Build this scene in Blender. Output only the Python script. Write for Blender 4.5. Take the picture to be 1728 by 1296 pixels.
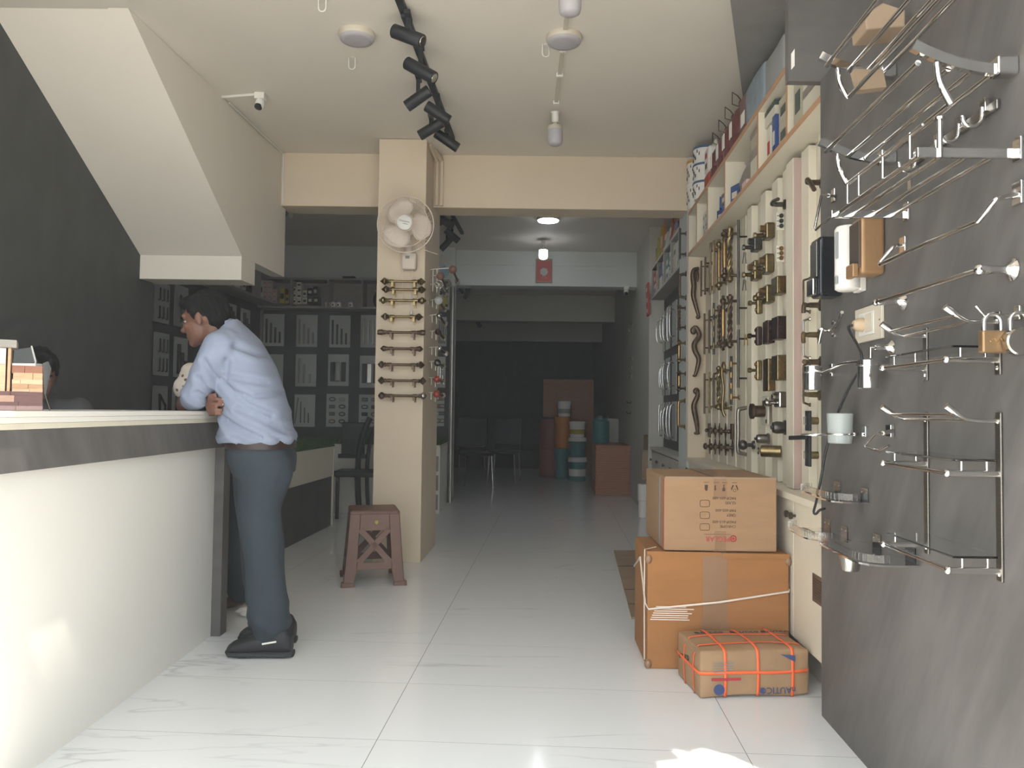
import bpy, math, random
from mathutils import Matrix, Vector
R=random.Random(7)
for o in list(bpy.data.objects): bpy.data.objects.remove(o)
SC=bpy.context.scene; COL=SC.collection
PI=math.pi; V=Vector
# ------------------------------------------------------------------ camera
F=1300.0; PITCH=math.atan(46/1300); ROLL=0.012; EYE=V((0,0,1.08))
cf=V((0,math.cos(PITCH),math.sin(PITCH))); cu0=V((0,-math.sin(PITCH),math.cos(PITCH))); cr0=V((1,0,0))
cr=cr0*math.cos(ROLL)+cu0*math.sin(ROLL); cu=-cr0*math.sin(ROLL)+cu0*math.cos(ROLL)
cam=bpy.data.cameras.new('camera'); cam.sensor_width=36; cam.lens=F/1728*36; cam.clip_start=.05
camo=bpy.data.objects.new('camera',cam); COL.objects.link(camo)
camo.matrix_world=Matrix(((cr.x,cu.x,-cf.x,EYE.x),(cr.y,cu.y,-cf.y,EYE.y),(cr.z,cu.z,-cf.z,EYE.z),(0,0,0,1)))
SC.camera=camo
# ------------------------------------------------------------------ light of the street, exposure
SC.view_settings.view_transform='Standard'; SC.view_settings.look='None'
SC.view_settings.gamma=1; SC.view_settings.use_curve_mapping=False
SC.view_settings.exposure=0.85
w=bpy.data.worlds.new('street_sky'); SC.world=w; w.use_nodes=True
bg=w.node_tree.nodes['Background']; bg.inputs[0].default_value=(.90,.96,1,1); bg.inputs[1].default_value=2.6
sun=bpy.data.lights.new('sun','SUN'); sun.energy=9; sun.angle=.009; sun.color=(1,.95,.86)
suno=bpy.data.objects.new('sun',sun); COL.objects.link(suno)
SUND=V((-.16,1,-1.75)).normalized()      # the way the sunlight travels
suno.rotation_euler=SUND.to_track_quat('-Z','Y').to_euler()
# ------------------------------------------------------------------ geometry helpers
A=.058; TH=math.atan(A); RZR=PI-TH; RZL=-TH
def ray(px,py): return cf+cr*((px-864)/F)-cu*((py-648)/F)
def atY(px,py,Y):
    d=ray(px,py); return EYE+d*(Y/d.y)
def atZ(px,py,z):
    d=ray(px,py); return EYE+d*((z-EYE.z)/d.z)
def atA(px,py,a):                       # on the room-parallel plane x=a+A*y
    d=ray(px,py); return EYE+d*(a/(d.x-A*d.y))
def atX(px,py,x):
    d=ray(px,py); return EYE+d*(x/d.x)
def RW(Y,a): return a+A*Y
MW={}
def T(name,label,cat,loc=(0,0,0),rz=0,group=None):
    o=bpy.data.objects.new(name,None); COL.objects.link(o); o.empty_display_size=.05
    o.location=loc; o.rotation_euler=(0,0,rz); o['label']=label; o['category']=cat
    if group: o['group']=group
    MW[o.name]=Matrix.Translation(V(loc))@Matrix.Rotation(rz,4,'Z'); return o
def S(name):                             # empty that gathers one piece of the setting
    o=bpy.data.objects.new(name,None); COL.objects.link(o); o['kind']='structure'; MW[o.name]=Matrix(); return o
def basis(z):
    z=V(z).normalized(); x=V((0,0,1)).cross(z)
    if x.length<1e-4: x=V((1,0,0))
    x.normalize(); return x,z.cross(x),z
class B:
    def __init__(s,th=None,world=False): s.v=[];s.f=[];s.th=th;s.world=world
    def add(s,vs,fs,M=None):
        n=len(s.v); s.v+=[(M@V(p) if M else V(p)) for p in vs]; s.f+=[[i+n for i in f] for f in fs]; return s
    def box(s,x0,x1,y0,y1,z0,z1,M=None):
        return s.add([(x,y,z) for x in (x0,x1) for y in (y0,y1) for z in (z0,z1)],
          [(0,1,3,2),(4,6,7,5),(0,4,5,1),(2,3,7,6),(0,2,6,4),(1,5,7,3)],M)
    def cb(s,c,d,M=None): return s.box(c[0]-d[0]/2,c[0]+d[0]/2,c[1]-d[1]/2,c[1]+d[1]/2,c[2]-d[2]/2,c[2]+d[2]/2,M)
    def bar(s,p0,p1,w,h,up=(0,0,1)):
        p0=V(p0);p1=V(p1);z=(p1-p0).normalized();x=V(up).cross(z)
        if x.length<1e-4:x=V((1,0,0)).cross(z)
        x.normalize();y=z.cross(x);vs=[]
        for p in(p0,p1):
            for a,b in((-1,-1),(1,-1),(1,1),(-1,1)): vs.append(p+x*(a*w/2)+y*(b*h/2))
        return s.add(vs,[(3,2,1,0),(4,5,6,7),(0,1,5,4),(1,2,6,5),(2,3,7,6),(3,0,4,7)])
    def tube(s,pts,r,n=8,closed=False):
        pts=[V(p) for p in pts];m=len(pts);rs=r if isinstance(r,(list,tuple)) else [r]*m
        x=None;vs=[]
        for i,p in enumerate(pts):
            if closed: t=pts[(i+1)%m]-pts[i-1]
            else: t=pts[min(i+1,m-1)]-pts[max(i-1,0)]
            t.normalize()
            if x is None: x=basis(t)[0]
            x=(x-t*x.dot(t))
            if x.length<1e-5:x=basis(t)[0]
            x.normalize();y=t.cross(x)
            for k in range(n):
                a=2*PI*k/n; vs.append(p+(x*math.cos(a)+y*math.sin(a))*rs[i])
        fs=[]
        for i in range(m if closed else m-1):
            for k in range(n):
                a=i*n+k;b=i*n+(k+1)%n;c=((i+1)%m)*n+(k+1)%n;d=((i+1)%m)*n+k; fs.append((a,b,c,d))
        if not closed: fs.append(tuple(range(n))[::-1]); fs.append(tuple((m-1)*n+k for k in range(n)))
        return s.add(vs,fs)
    def lathe(s,p0,ax,prof,n=16):        # prof: (t along axis, radius)
        x,y,z=basis(ax);p0=V(p0);vs=[];fs=[]
        for t,r in prof:
            for k in range(n):
                a=2*PI*k/n; vs.append(p0+z*t+(x*math.cos(a)+y*math.sin(a))*max(r,1e-4))
        for i in range(len(prof)-1):
            for k in range(n): fs.append((i*n+k,i*n+(k+1)%n,(i+1)*n+(k+1)%n,(i+1)*n+k))
        fs.append(tuple(range(n))[::-1]);fs.append(tuple((len(prof)-1)*n+k for k in range(n)))
        return s.add(vs,fs)
    def cyl(s,p0,p1,r0,r1=None,n=16):
        d=V(p1)-V(p0); return s.lathe(p0,d,[(0,r0),(d.length,r0 if r1 is None else r1)],n)
    def ell(s,c,r,n=12,m=8,M=None):
        if not isinstance(r,(tuple,list)): r=(r,r,r)
        vs=[];fs=[]
        for i in range(m+1):
            a=PI*i/m
            for k in range(n):
                b=2*PI*k/n; p=V((math.sin(a)*math.cos(b)*r[0],math.sin(a)*math.sin(b)*r[1],math.cos(a)*r[2]))
                if M: p=M@p
                vs.append(V(c)+p)
        for i in range(m):
            for k in range(n): fs.append((i*n+k,(i+1)*n+k,(i+1)*n+(k+1)%n,i*n+(k+1)%n))
        return s.add(vs,fs)
    def prism(s,poly,o,ux,uy,dep):       # polygon in (ux,uy) at o, extruded along ux x uy by dep
        o=V(o);ux=V(ux);uy=V(uy);nz=ux.cross(uy).normalized()*dep;n=len(poly)
        vs=[o+ux*a+uy*b for a,b in poly]; vs+=[p+nz for p in vs]
        return s.add(vs,[tuple(range(n))[::-1],tuple(range(n,2*n))]+[(i,(i+1)%n,n+(i+1)%n,n+i) for i in range(n)])
    def sheet(s,pts,th):                 # thick sheet over a polyline ring given as quad corner points
        return s.add(pts,[tuple(range(len(pts)))])
    def o(s,name,mat,smooth=None,bevel=0,top=None,loc=None,rz=0,parent=None,seg=2,stuff=False):
        par=parent or s.th
        me=bpy.data.meshes.new(name)
        vs=s.v
        if top and loc is not None:
            Mi=(Matrix.Translation(V(loc))@Matrix.Rotation(rz,4,'Z'))
            if s.world:
                Mi=Mi.inverted(); vs=[Mi@p for p in vs]
        elif s.world and par is not None:
            Mi=MW[par.name if par.name in MW else par.parent.name].inverted(); vs=[Mi@p for p in vs]
        me.from_pydata([tuple(p) for p in vs],[],s.f); me.validate(); 
        me.materials.append(mat)
        if smooth:
            for p in me.polygons: p.use_smooth=True
            me.set_sharp_from_angle(angle=math.radians(smooth))
        me.update()
        ob=bpy.data.objects.new(name,me); COL.objects.link(ob)
        if top:
            ob['label']=top[0]; ob['category']=top[1]
            if len(top)>2: ob['group']=top[2]
            if loc is not None:
                ob.location=loc; ob.rotation_euler=(0,0,rz)
                MW[ob.name]=Matrix.Translation(V(loc))@Matrix.Rotation(rz,4,'Z')
            else: MW[ob.name]=Matrix()
        elif par: ob.parent=par; MW[ob.name]=MW.get(par.name,Matrix())
        if bevel:
            m=ob.modifiers.new('soft_edge','BEVEL'); m.width=bevel; m.segments=seg; m.limit_method='ANGLE'; m.angle_limit=.6
        if stuff: ob['kind']='stuff'
        return ob
def struct(name,b,mat,bevel=0,parent=None):
    o=b.o(name,mat,bevel=bevel,parent=parent); o['kind']='structure'; MW[o.name]=Matrix(); return o
def arc(c,r,a0,a1,n,ux,uy):
    c=V(c);ux=V(ux);uy=V(uy); return [c+ux*(r*math.cos(a0+(a1-a0)*i/n))+uy*(r*math.sin(a0+(a1-a0)*i/n)) for i in range(n+1)]
def text(th,s,size,M,mat,name='lettering',ext=.0004,align='CENTER',font_scale=1):
    c=bpy.data.curves.new(name,'FONT'); c.body=s; c.size=size; c.extrude=ext; c.align_x=align; c.align_y='CENTER'
    c.resolution_u=2; c.space_character=font_scale; c.materials.append(mat)
    tmp=bpy.data.objects.new('t',c); COL.objects.link(tmp)
    dg=bpy.context.evaluated_depsgraph_get(); me=bpy.data.meshes.new_from_object(tmp.evaluated_get(dg))
    bpy.data.objects.remove(tmp); me.name=name
    o=bpy.data.objects.new(name,me); COL.objects.link(o); o.parent=th; o.matrix_local=M; 
    if not me.materials: me.materials.append(mat)
    return o
# ------------------------------------------------------------------ materials
MT={}
def mat(name,col,rough=.5,metal=0,var=0,scale=8,stretch=(1,1,1),rot=(0,0,0),bump=0,emit=0,trans=0,ior=1.45,spec=.5,world=False,alpha=1,coat=0):
    m=bpy.data.materials.new(name); m.use_nodes=True; nt=m.node_tree; p=nt.nodes['Principled BSDF']
    if isinstance(col,str):
        h=col.lstrip('#'); col=[((int(h[i:i+2],16)/255+.055)/1.055)**2.4 if int(h[i:i+2],16)>10 else int(h[i:i+2],16)/255/12.92 for i in(0,2,4)]
    c=tuple(col)+(1,)
    p.inputs['Base Color'].default_value=c; p.inputs['Roughness'].default_value=rough; p.inputs['Metallic'].default_value=metal
    p.inputs['Specular IOR Level'].default_value=spec; p.inputs['IOR'].default_value=ior
    p.inputs['Transmission Weight'].default_value=trans; p.inputs['Alpha'].default_value=alpha
    p.inputs['Coat Weight'].default_value=coat
    if emit: p.inputs['Emission Color'].default_value=c; p.inputs['Emission Strength'].default_value=emit
    if var or bump:
        if world: tc=nt.nodes.new('ShaderNodeNewGeometry').outputs['Position']
        else: tc=nt.nodes.new('ShaderNodeTexCoord').outputs['Object']
        mp=nt.nodes.new('ShaderNodeMapping'); mp.inputs['Scale'].default_value=stretch; 
        if any(rot):
            m0=nt.nodes.new('ShaderNodeMapping'); m0.inputs['Rotation'].default_value=rot; nt.links.new(tc,m0.inputs['Vector']); tc=m0.outputs[0]
        nt.links.new(tc,mp.inputs['Vector'])
        nz=nt.nodes.new('ShaderNodeTexNoise'); nz.inputs['Scale'].default_value=scale; nz.inputs['Detail'].default_value=4; nz.inputs['Roughness'].default_value=.6
        nt.links.new(mp.outputs[0],nz.inputs['Vector'])
        if var:
            cr_=nt.nodes.new('ShaderNodeValToRGB'); e=cr_.color_ramp.elements; e[0].position=.3; e[1].position=.7
            e[0].color=tuple(max(0,x*(1-var)) for x in c[:3])+(1,); e[1].color=tuple(min(1,x*(1+var)) for x in c[:3])+(1,)
            nt.links.new(nz.outputs['Fac'],cr_.inputs[0]); nt.links.new(cr_.outputs[0],p.inputs['Base Color'])
        if bump:
            b=nt.nodes.new('ShaderNodeBump'); b.inputs['Strength'].default_value=bump; b.inputs['Distance'].default_value=.01
            nt.links.new(nz.outputs['Fac'],b.inputs['Height']); nt.links.new(b.outputs[0],p.inputs['Normal'])
    MT[name]=m; return m
cream=mat('cream_paint','#cdbda6',.75,var=.03,scale=2,world=True)
ceilm=mat('ceiling_paint','#d9d2c6',.7,var=.025,scale=1.5,world=True)
greyp=mat('cool_grey_paint','#c2c6c2',.7,var=.03,scale=2,world=True)
slate=mat('slate_laminate','#5b5855',.55,var=.22,scale=5,stretch=(.5,2.2,.5),rot=(-.55,0,0),world=True,spec=.35)
slated=mat('dark_slate_laminate','#474845',.6,var=.13,scale=7,stretch=(1,1,.5),world=True,spec=.3)
whitel=mat('white_laminate','#dcd9d1',.32,var=.015,scale=2)
offw=mat('offwhite_panel','#cdc6b4',.45,var=.03,scale=3,stretch=(1,6,1))
offw2=mat('offwhite_strip','#d6cebb',.4,var=.03,scale=3)
tan=mat('tan_edge_band','#b48a66',.5,var=.1,scale=20)
pinkw=mat('pale_pink_laminate','#a8938a',.45,var=.08,scale=6,stretch=(6,6,.6))
chrome=mat('chrome','#d8d6d3',.07,1)
chromed=mat('dull_chrome','#a8a49d',.22,1)
steel=mat('brushed_steel','#8f8b84',.32,1,var=.1,scale=30,stretch=(1,1,8))
brass=mat('antique_brass','#80704f',.36,1,var=.25,scale=40)
brassy=mat('bright_brass','#97794f',.32,1,var=.15,scale=40)
bronze=mat('dark_bronze','#5c4b3b',.4,.8,var=.3,scale=50)
gunm=mat('gunmetal','#56534e',.35,.9,var=.2,scale=40)
redbr=mat('oxblood_bronze','#40302d',.38,.75,var=.2,scale=40)
black=mat('black_plastic','#1d1e1f',.4)
blackm=mat('matt_black_metal','#232527',.45,.2)
white=mat('white_plastic','#d9d6d0',.4)
ivory=mat('ivory_plastic','#c3baa9',.4)
grey=mat('grey_plastic','#8a8c8c',.5)
gold=mat('gold_paint','#967450',.36,.35,var=.05,scale=60)
cardb=mat('cardboard','#98795c',.85,var=.06,scale=5,stretch=(1,1,6),spec=.2)
cardo=mat('orange_cardboard','#96683f',.8,var=.07,scale=4,stretch=(1,1,5),spec=.25)
cardd=mat('dull_cardboard','#94806a',.9,var=.1,scale=6,spec=.2)
cardk=mat('kraft_wrap','#9c7d5d',.6,var=.1,scale=9,bump=.35,spec=.4)
tape=mat('clear_tape','#86664a',.3,var=.05,scale=9,spec=.6)
strapw=mat('white_strap','#d6c9bb',.3)
strapo=mat('orange_strap','#ee6a3c',.45)
ink=mat('brown_ink','#4a3a2c',.8); inkr=mat('red_ink','#a8323a',.8); inkb=mat('blue_ink','#3c4a72',.8); inkd=mat('dark_ink','#2a2a28',.8)
brownp=mat('brown_plastic','#6b4d40',.5,var=.05,scale=20)
clearp=mat('clear_acrylic','#f2f4f6',.03,trans=1,ior=1.49)
glassm=mat('shelf_glass','#eef2f0',.02,trans=1,ior=1.45)
frost=mat('frosted_glass','#e6ecea',.35,trans=.75,ior=1.4)
diff=mat('lamp_diffuser','#a9a5a8',.5)
grassm=mat('artificial_grass','#3d5a2c',.8,var=.35,scale=60)
greyw=mat('grey_wood_shelf','#8b857c',.6,var=.1,scale=8,stretch=(1,1,8))
board=mat('pale_sample_card','#a9aca6',.5)
paper=mat('white_paper','#dedad2',.7)
wallw=mat('white_wall_tile','#b8b5aa',.5)
pinkb=mat('pink_carton','#c9b0ab',.6); yelb=mat('yellow_pack','#a8983c',.5); blueb=mat('blue_carton','#30497f',.5); tealb=mat('teal_pack','#2f6a6a',.4)
redb=mat('red_pack','#a4382e',.5); greenp=mat('green_pack','#6f8a5c',.5); orangep=mat('orange_pack','#c07a2c',.5); cyanp=mat('cyan_blade','#7fb2c4',.35)
maroon=mat('maroon_plastic','#5e3230',.35); darkp=mat('dark_wrap','#33312f',.3)
concrete=mat('street_concrete','#a29d95',.9,var=.1,scale=3)
grout=mat('tile_grout','#6f6c67',.9)
plywood=mat('plywood','#9a6a4a',.7,var=.2,scale=6,stretch=(1,1,14))
def marble():
    m=bpy.data.materials.new('white_marble_tile'); m.use_nodes=True; nt=m.node_tree; p=nt.nodes['Principled BSDF']
    p.inputs['Roughness'].default_value=.12; p.inputs['Specular IOR Level'].default_value=.5
    g=nt.nodes.new('ShaderNodeNewGeometry'); mp=nt.nodes.new('ShaderNodeMapping'); mp.inputs['Rotation'].default_value=(0,0,.45); mp.inputs['Scale'].default_value=(.22,1.5,1)
    nt.links.new(g.outputs['Position'],mp.inputs[0])
    n1=nt.nodes.new('ShaderNodeTexNoise'); n1.inputs['Scale'].default_value=1.6; n1.inputs['Detail'].default_value=5; n1.inputs['Roughness'].default_value=.55; n1.inputs['Distortion'].default_value=.5
    nt.links.new(mp.outputs[0],n1.inputs['Vector'])
    s=nt.nodes.new('ShaderNodeMath'); s.operation='SUBTRACT'; s.inputs[1].default_value=.5; nt.links.new(n1.outputs['Fac'],s.inputs[0])
    ab=nt.nodes.new('ShaderNodeMath'); ab.operation='ABSOLUTE'; nt.links.new(s.outputs[0],ab.inputs[0])
    r=nt.nodes.new('ShaderNodeValToRGB'); e=r.color_ramp.elements
    e[0].position=0; e[0].color=(.60,.61,.62,1); e[1].position=.010; e[1].color=(.79,.80,.80,1)
    n2=nt.nodes.new('ShaderNodeTexNoise'); n2.inputs['Scale'].default_value=1.1; nt.links.new(g.outputs['Position'],n2.inputs['Vector'])
    rr=nt.nodes.new('ShaderNodeValToRGB'); rr.color_ramp.elements[0].position=.48; rr.color_ramp.elements[1].position=.62
    nt.links.new(n2.outputs['Fac'],rr.inputs[0])
    mx=nt.nodes.new('ShaderNodeMix'); mx.data_type='RGBA'; mx.inputs[6].default_value=(.79,.80,.80,1)
    nt.links.new(ab.outputs[0],r.inputs[0]); nt.links.new(rr.outputs[0],mx.inputs[0]); nt.links.new(r.outputs[0],mx.inputs[7])
    nt.links.new(mx.outputs[2],p.inputs['Base Color']); return m
marblem=marble()
# ================================================================== the setting
CH=3.04; BZ=2.63
fl=struct('floor',B().box(-4.2,3.2,1.15,21.5,-.12,-.0003),grout)
ux=V((math.cos(TH),-math.sin(TH),0)); uy=V((math.sin(TH),math.cos(TH),0))
tb=B().box(.0012,1.1888,.0012,.5238,-.00025,0); tile0=None
org=V((.615,0,0)); org=V((.760,2.494,0))
for i in range(-4,2):
    for j in range(-4,23):
        p=org+ux*(i*1.19)+uy*(j*.525)
        if p.y<.75 or p.x+1.19<RW(p.y,-3.6) or p.x>RW(p.y,1.15): continue
        if j>14 and i<-3: continue
        if tile0 is None:
            tile0=tb.o('tile',marblem,parent=fl); q=tile0
        else:
            q=tile0.copy(); COL.objects.link(q); q.parent=fl
        q.location=p; q.rotation_euler=(0,0,-TH)
struct('ceiling',B().box(-4.2,3.2,1.15,21.5,CH,CH+.12),ceilm)
st=B().box(-14,14,-12,1.15,-.25,-.1); struct('ground_street',st,concrete)
# right wall, two ends
def wallslab(name,a0,a1,y0,y1,z0,z1,m):
    b=B(); vs=[(RW(y0,a0),y0),(RW(y0,a1),y0),(RW(y1,a1),y1),(RW(y1,a0),y1)]
    b.prism(vs,(0,0,z0),(1,0,0),(0,1,0),z1-z0); return struct(name,b,m)
wallslab('wall_right',1.24,1.4,1.15,9.3,0,CH,offw)
wallslab('wall_right_pier',.985,1.235,5.83,6.2,0,CH,greyp)
wallslab('wall_right_plain',.965,1.235,8.06,9.6,0,CH,wallw)
wallslab('wall_right_store',.965,1.2,9.6,21.4,0,CH,wallw)
# panel end fin above the bathroom fittings
wallslab('wall_left',-3.1,-2.81,1.15,5.32,0,CH,slate if 0 else slated)
wallslab('wall_left_return',-3.75,-3.52,5.1,9.3,0,CH,slated)
struct('wall_left_corner',B().box(-3.6,-2.515,5.30,5.36,0,CH),slated)
struct('wall_back_left',B().box(-4.1,-.70,9.2,9.45,0,CH),greyp)
wallslab('wall_left_store',-3.2,-2.95,9.45,21.4,0,CH,wallw)
struct('wall_back',B().box(-4.1,3.2,21.3,21.5,0,CH),slated)
# store room cross walls below the beams
for k,(y,x0,x1) in enumerate([(12.9,-4,1.66),(16.6,-4,1.9)]):
    struct('trim_%d'%(k+3),B().box(x0-.1,3.1,y,y+.25,BZ-.03,CH),wallw)
# two near beams and the pillar
struct('trim_1',B().box(-1.83,1.52,5.84,6.08,BZ,CH),cream,bevel=.004)
struct('trim_2',B().box(-3.6,1.62,9.35,9.6,2.61,CH),greyp,bevel=.004)
struct('trim_5',B().box(-.68,1.6,9.338,9.352,2.86,2.885),greyp)
PX0,PX1,PY0,PY1=-.98,-.635,5.5,6.2
pb=B(); pb.prism([(PX0,PY0),(PX1,PY0),(PX1+.035,PY1),(PX0+.035,PY1)],(0,0,0),(1,0,0),(0,1,0),CH-.004); struct('pillar',pb,cream,bevel=.004)
# stair underside, its side wall and the landing block
SX=lambda y:-2.125+A*y; LX=lambda y:-2.83+A*y
b=B(); y0,z0=5.15,2.10; y1=3.72; z1=CH+.01
pts=[]
for (y,z) in ((y0,z0),(y1,z1)):
    for x in (LX(y),SX(y)): pts.append((x if x<-2.3 else x-.004,y,z))
for (y,z) in ((y0,CH),(y1,CH+.02)):
    for x in (LX(y),SX(y)): pts.append((x,y,z))
b.add(pts,[(0,1,3,2),(4,6,7,5),(0,4,5,1),(0,2,6,4)]); struct('stair_soffit',b,ceilm)
b=B(); yy=[(5.15,1.94),(5.38,1.94)]
vs=[(LX(5.15),5.15),(SX(5.15)-.002,5.15),(SX(5.38)-.002,5.38),(LX(5.38),5.38)]
b.prism(vs,(0,0,1.94),(1,0,0),(0,1,0),.163); struct('stair_landing',b,ceilm)
b=B(); prof=[(5.15,2.10),(5.95,2.10),(5.95,CH-.002),(3.72,CH-.002)]
vs=[(SX(y)-.10,y,z) for y,z in prof]+[(SX(y),y,z) for y,z in prof]
b.add(vs,[(0,1,2,3),(7,6,5,4)]+[(i,4+i,4+(i+1)%4,(i+1)%4) for i in range(4)]); struct('stair_side_wall',b,ceilm)
# facade header over the open shop front
struct('wall_front_header',B().box(-6,6,1.0,1.15,2.98,6),cream)
struct('wall_front_right',B().box(1.30,6,1.0,1.15,-.1,3.0),cream)
struct('wall_front_left',B().box(-6,-2.9,1.0,1.15,-.1,3.0),cream)
# unseen boards added overhead to shade the sun, with gaps shaping its patches
def sun_mask():
    t=S('trim_8'); z=3.0
    def hit(x,y,zz): 
        k=(z-zz)/SUND.z; return x+SUND.x*k,y+SUND.y*k
    hx,hy=hit(.60,2.44,0); gx,gy=hit(-1.5,2.05,1.05)
    YA=.42
    polys=[[(-6,YA),(gx-.12,YA),(gx-.12,1.0),(-6,1.0)],[(gx+.16,YA),(hx-.13,YA),(hx-.13,1.0),(gx+.16,1.0)],[(hx+.16,YA),(6,YA),(6,1.0),(hx+.16,1.0)],
      [(gx-.12,gy+.13),(gx+.16,gy+.13),(gx+.16,1.0),(gx-.12,1.0)],[(gx-.12,YA),(gx+.16,YA),(gx+.16,gy-.16),(gx-.12,gy-.16)],
      [(hx-.13,hy+.10),(hx-.02,hy+.05),(hx+.03,hy+.08),(hx+.10,hy+.03),(hx+.16,hy-.05),(hx+.16,1.0),(hx-.13,1.0)],
      [(hx-.13,YA),(hx+.16,YA),(hx+.16,hy-.22),(hx-.13,hy-.22)],[(hx-.13,hy-.02),(hx-.05,hy+.0),(hx-.07,hy+.07),(hx-.13,hy+.10)]]
    for i,p in enumerate(polys):
        o=B().prism(p,(0,0,z),(1,0,0),(0,1,0),.03).o('board',concrete,parent=t)
sun_mask()
# ================================================================== dark bathroom-fittings panel on the right
AP=.965
pn=S('wall_right_panel'); 
b=B(); vs=[(RW(1.15,AP),1.15),(RW(1.15,1.2),1.15),(RW(2.81,1.2),2.81),(RW(2.81,AP),2.81)]
b.prism(vs,(0,0,0),(1,0,0),(0,1,0),2.316).o('panel',slate,parent=pn)
b=B(); b.box(1.012,1.45,2.815,2.85,2.316,CH).o('fin_board',slate,parent=pn)
b=B(); b.box(1.014,1.45,1.2,2.81,3.0,CH).o('fin_board',slate,parent=pn)
b=B(); p0=atZ(1336,84,2.5)
b=B(); q=[atY(*p,2.812) for p in ((1335,91),(1341,82),(1341,111),(1335,118))]; b.add(q,[(0,1,2,3)]); 
b.add([V(p)+V((0,.004,0)) for p in q],[(3,2,1,0)]); b.o('sticker',paper,parent=pn)
# slanting dark fascia above the far shelf
b=B(); c=[(1.352,4.48),(1.02,3.65),(.80,3.0)]
b=B(); b.prism([(1.352,4.48),(.90,3.20),(1.6,3.20),(1.6,4.48)],(0,0,2.86),(1,0,0),(0,1,0),.178); struct('trim_6',b,mat('fascia_laminate','#7d7a77',.55,var=.12,scale=5,world=True))

def glare_haze(dens):  # scattering volume added to stand in for veiling lens glare
    m=bpy.data.materials.new('thin_glare_haze'); m.use_nodes=True; nt=m.node_tree; nt.nodes.remove(nt.nodes['Principled BSDF'])
    v=nt.nodes.new('ShaderNodeVolumeScatter'); v.inputs['Density'].default_value=dens; v.inputs['Color'].default_value=(.95,.97,1,1); v.inputs['Anisotropy'].default_value=.35
    nt.links.new(v.outputs[0],nt.nodes['Material Output'].inputs['Volume'])
    o=B().box(-2.6,1.0,.35,9.3,.02,2.95).o('glare_haze',m,stuff=True); o['label']='thin bright veil added to stand in for lens glare'; o['category']='glare_haze'
glare_haze(.012)
# ================================================================== front counter
CF=-1.365
t=T('shop_counter','long white shop counter with a grey stone-look band and end post','counter',(-1.6,2.6,0))
b=B(t,1); b.box(-1.98,-1.41,1.25,3.72,0,.90).o('body',whitel)
B(t,1).box(-1.40,CF,1.2,3.76,.895,1.012).o('fascia_band',slate,bevel=.001)
B(t,1).box(-1.42,CF,3.68,3.76,0,.895).o('end_post',slate,bevel=.001)
for i,(z0,z1,x) in enumerate(((1.012,1.030,CF),(1.030,1.047,CF+.004),(1.047,1.064,CF+.008))):
    B(t,1).box(-2.0,x,1.2,3.78,z0+.0005,z1).o('top_layer',offw if i==0 else whitel,bevel=.001)
B(t,1).box(-1.985,-1.425,3.722,3.77,.0,.89).o('end_panel',whitel)
# wood sample block: strips of different wood
woods=[mat('wood_%d'%i,c,.55,var=.12,scale=10,stretch=(3,12,12)) for i,c in enumerate(('#8d5c44','#c49a75','#c7a583','#b08a66','#cfae8b','#a67f60','#6a4a45','#b48f79','#6c4b46','#9b8079'))]
WA=.54; WO=atY(72,692.6,2.42); WE=V((math.cos(WA),math.sin(WA),0)); WN=V((-math.sin(WA),math.cos(WA),0))
def wp(px,py,back=0):                     # on the upright plane that faces the street, local x and z
    d=ray(px,py); k=((WO+WN*back-EYE).dot(WN))/d.dot(WN); p=EYE+d*k; return (p-WO).dot(WE),p.z-1.0642
t=T('wood_sample_block','stack of striped brown wood strips on the white counter','wood sample',(WO.x,WO.y,1.0642),WA)
rows=[(20,72,618,630,0),(22,72,630,641,1),(20,72,641,648,4),(20,72,648,656,3),(20,72,656,661,2),(-14,72,661,668,6),(-14,72,668,678,7),(-14,72,678,685,8),(-14,72,685,692.4,9)]
for (xa,xb,ya,yb,mi) in rows:
    x0,z0=wp(xa,yb); x1,z1=wp(xb,ya); xm=(x0+x1)/2+R.uniform(-.02,.02); z0=max(z0,.0003)
    B(t).box(x0,xm-.0003,R.uniform(-.0015,.0015),.13,z0+.0002,z1-.0002).o('wood_strip',woods[mi],bevel=.0006)
    B(t).box(xm+.0003,x1,R.uniform(-.0015,.0015),.13,z0+.0002,z1-.0002).o('wood_strip',woods[(mi+R.choice((0,0,1,9)))%10],bevel=.0006)
t=T('wooden_display_frame','pale wooden frame with a white window standing on the wood strips','frame',(WO.x,WO.y,1.0642),WA)
for (x0,x1,ya,yb,nm,m) in ((-16,11,586,661,'panel',woods[4]),(11,19.3,586,661,'upright',woods[1])):
    a=wp(x0,yb);c_=wp(x1,ya); B(t).box(a[0],c_[0]-.0005,.004,.11,a[1]+.0006,c_[1]).o(nm,m,bevel=.001)
a=wp(-16,613);c_=wp(10,588); B(t).box(a[0],c_[0],-.002,.0036,a[1],c_[1]).o('window',white)
a=wp(-18,585.6);c_=wp(29,574); B(t).box(a[0],c_[0],-.006,.115,a[1],c_[1]).o('cap_board',greyw,bevel=.002)
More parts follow.
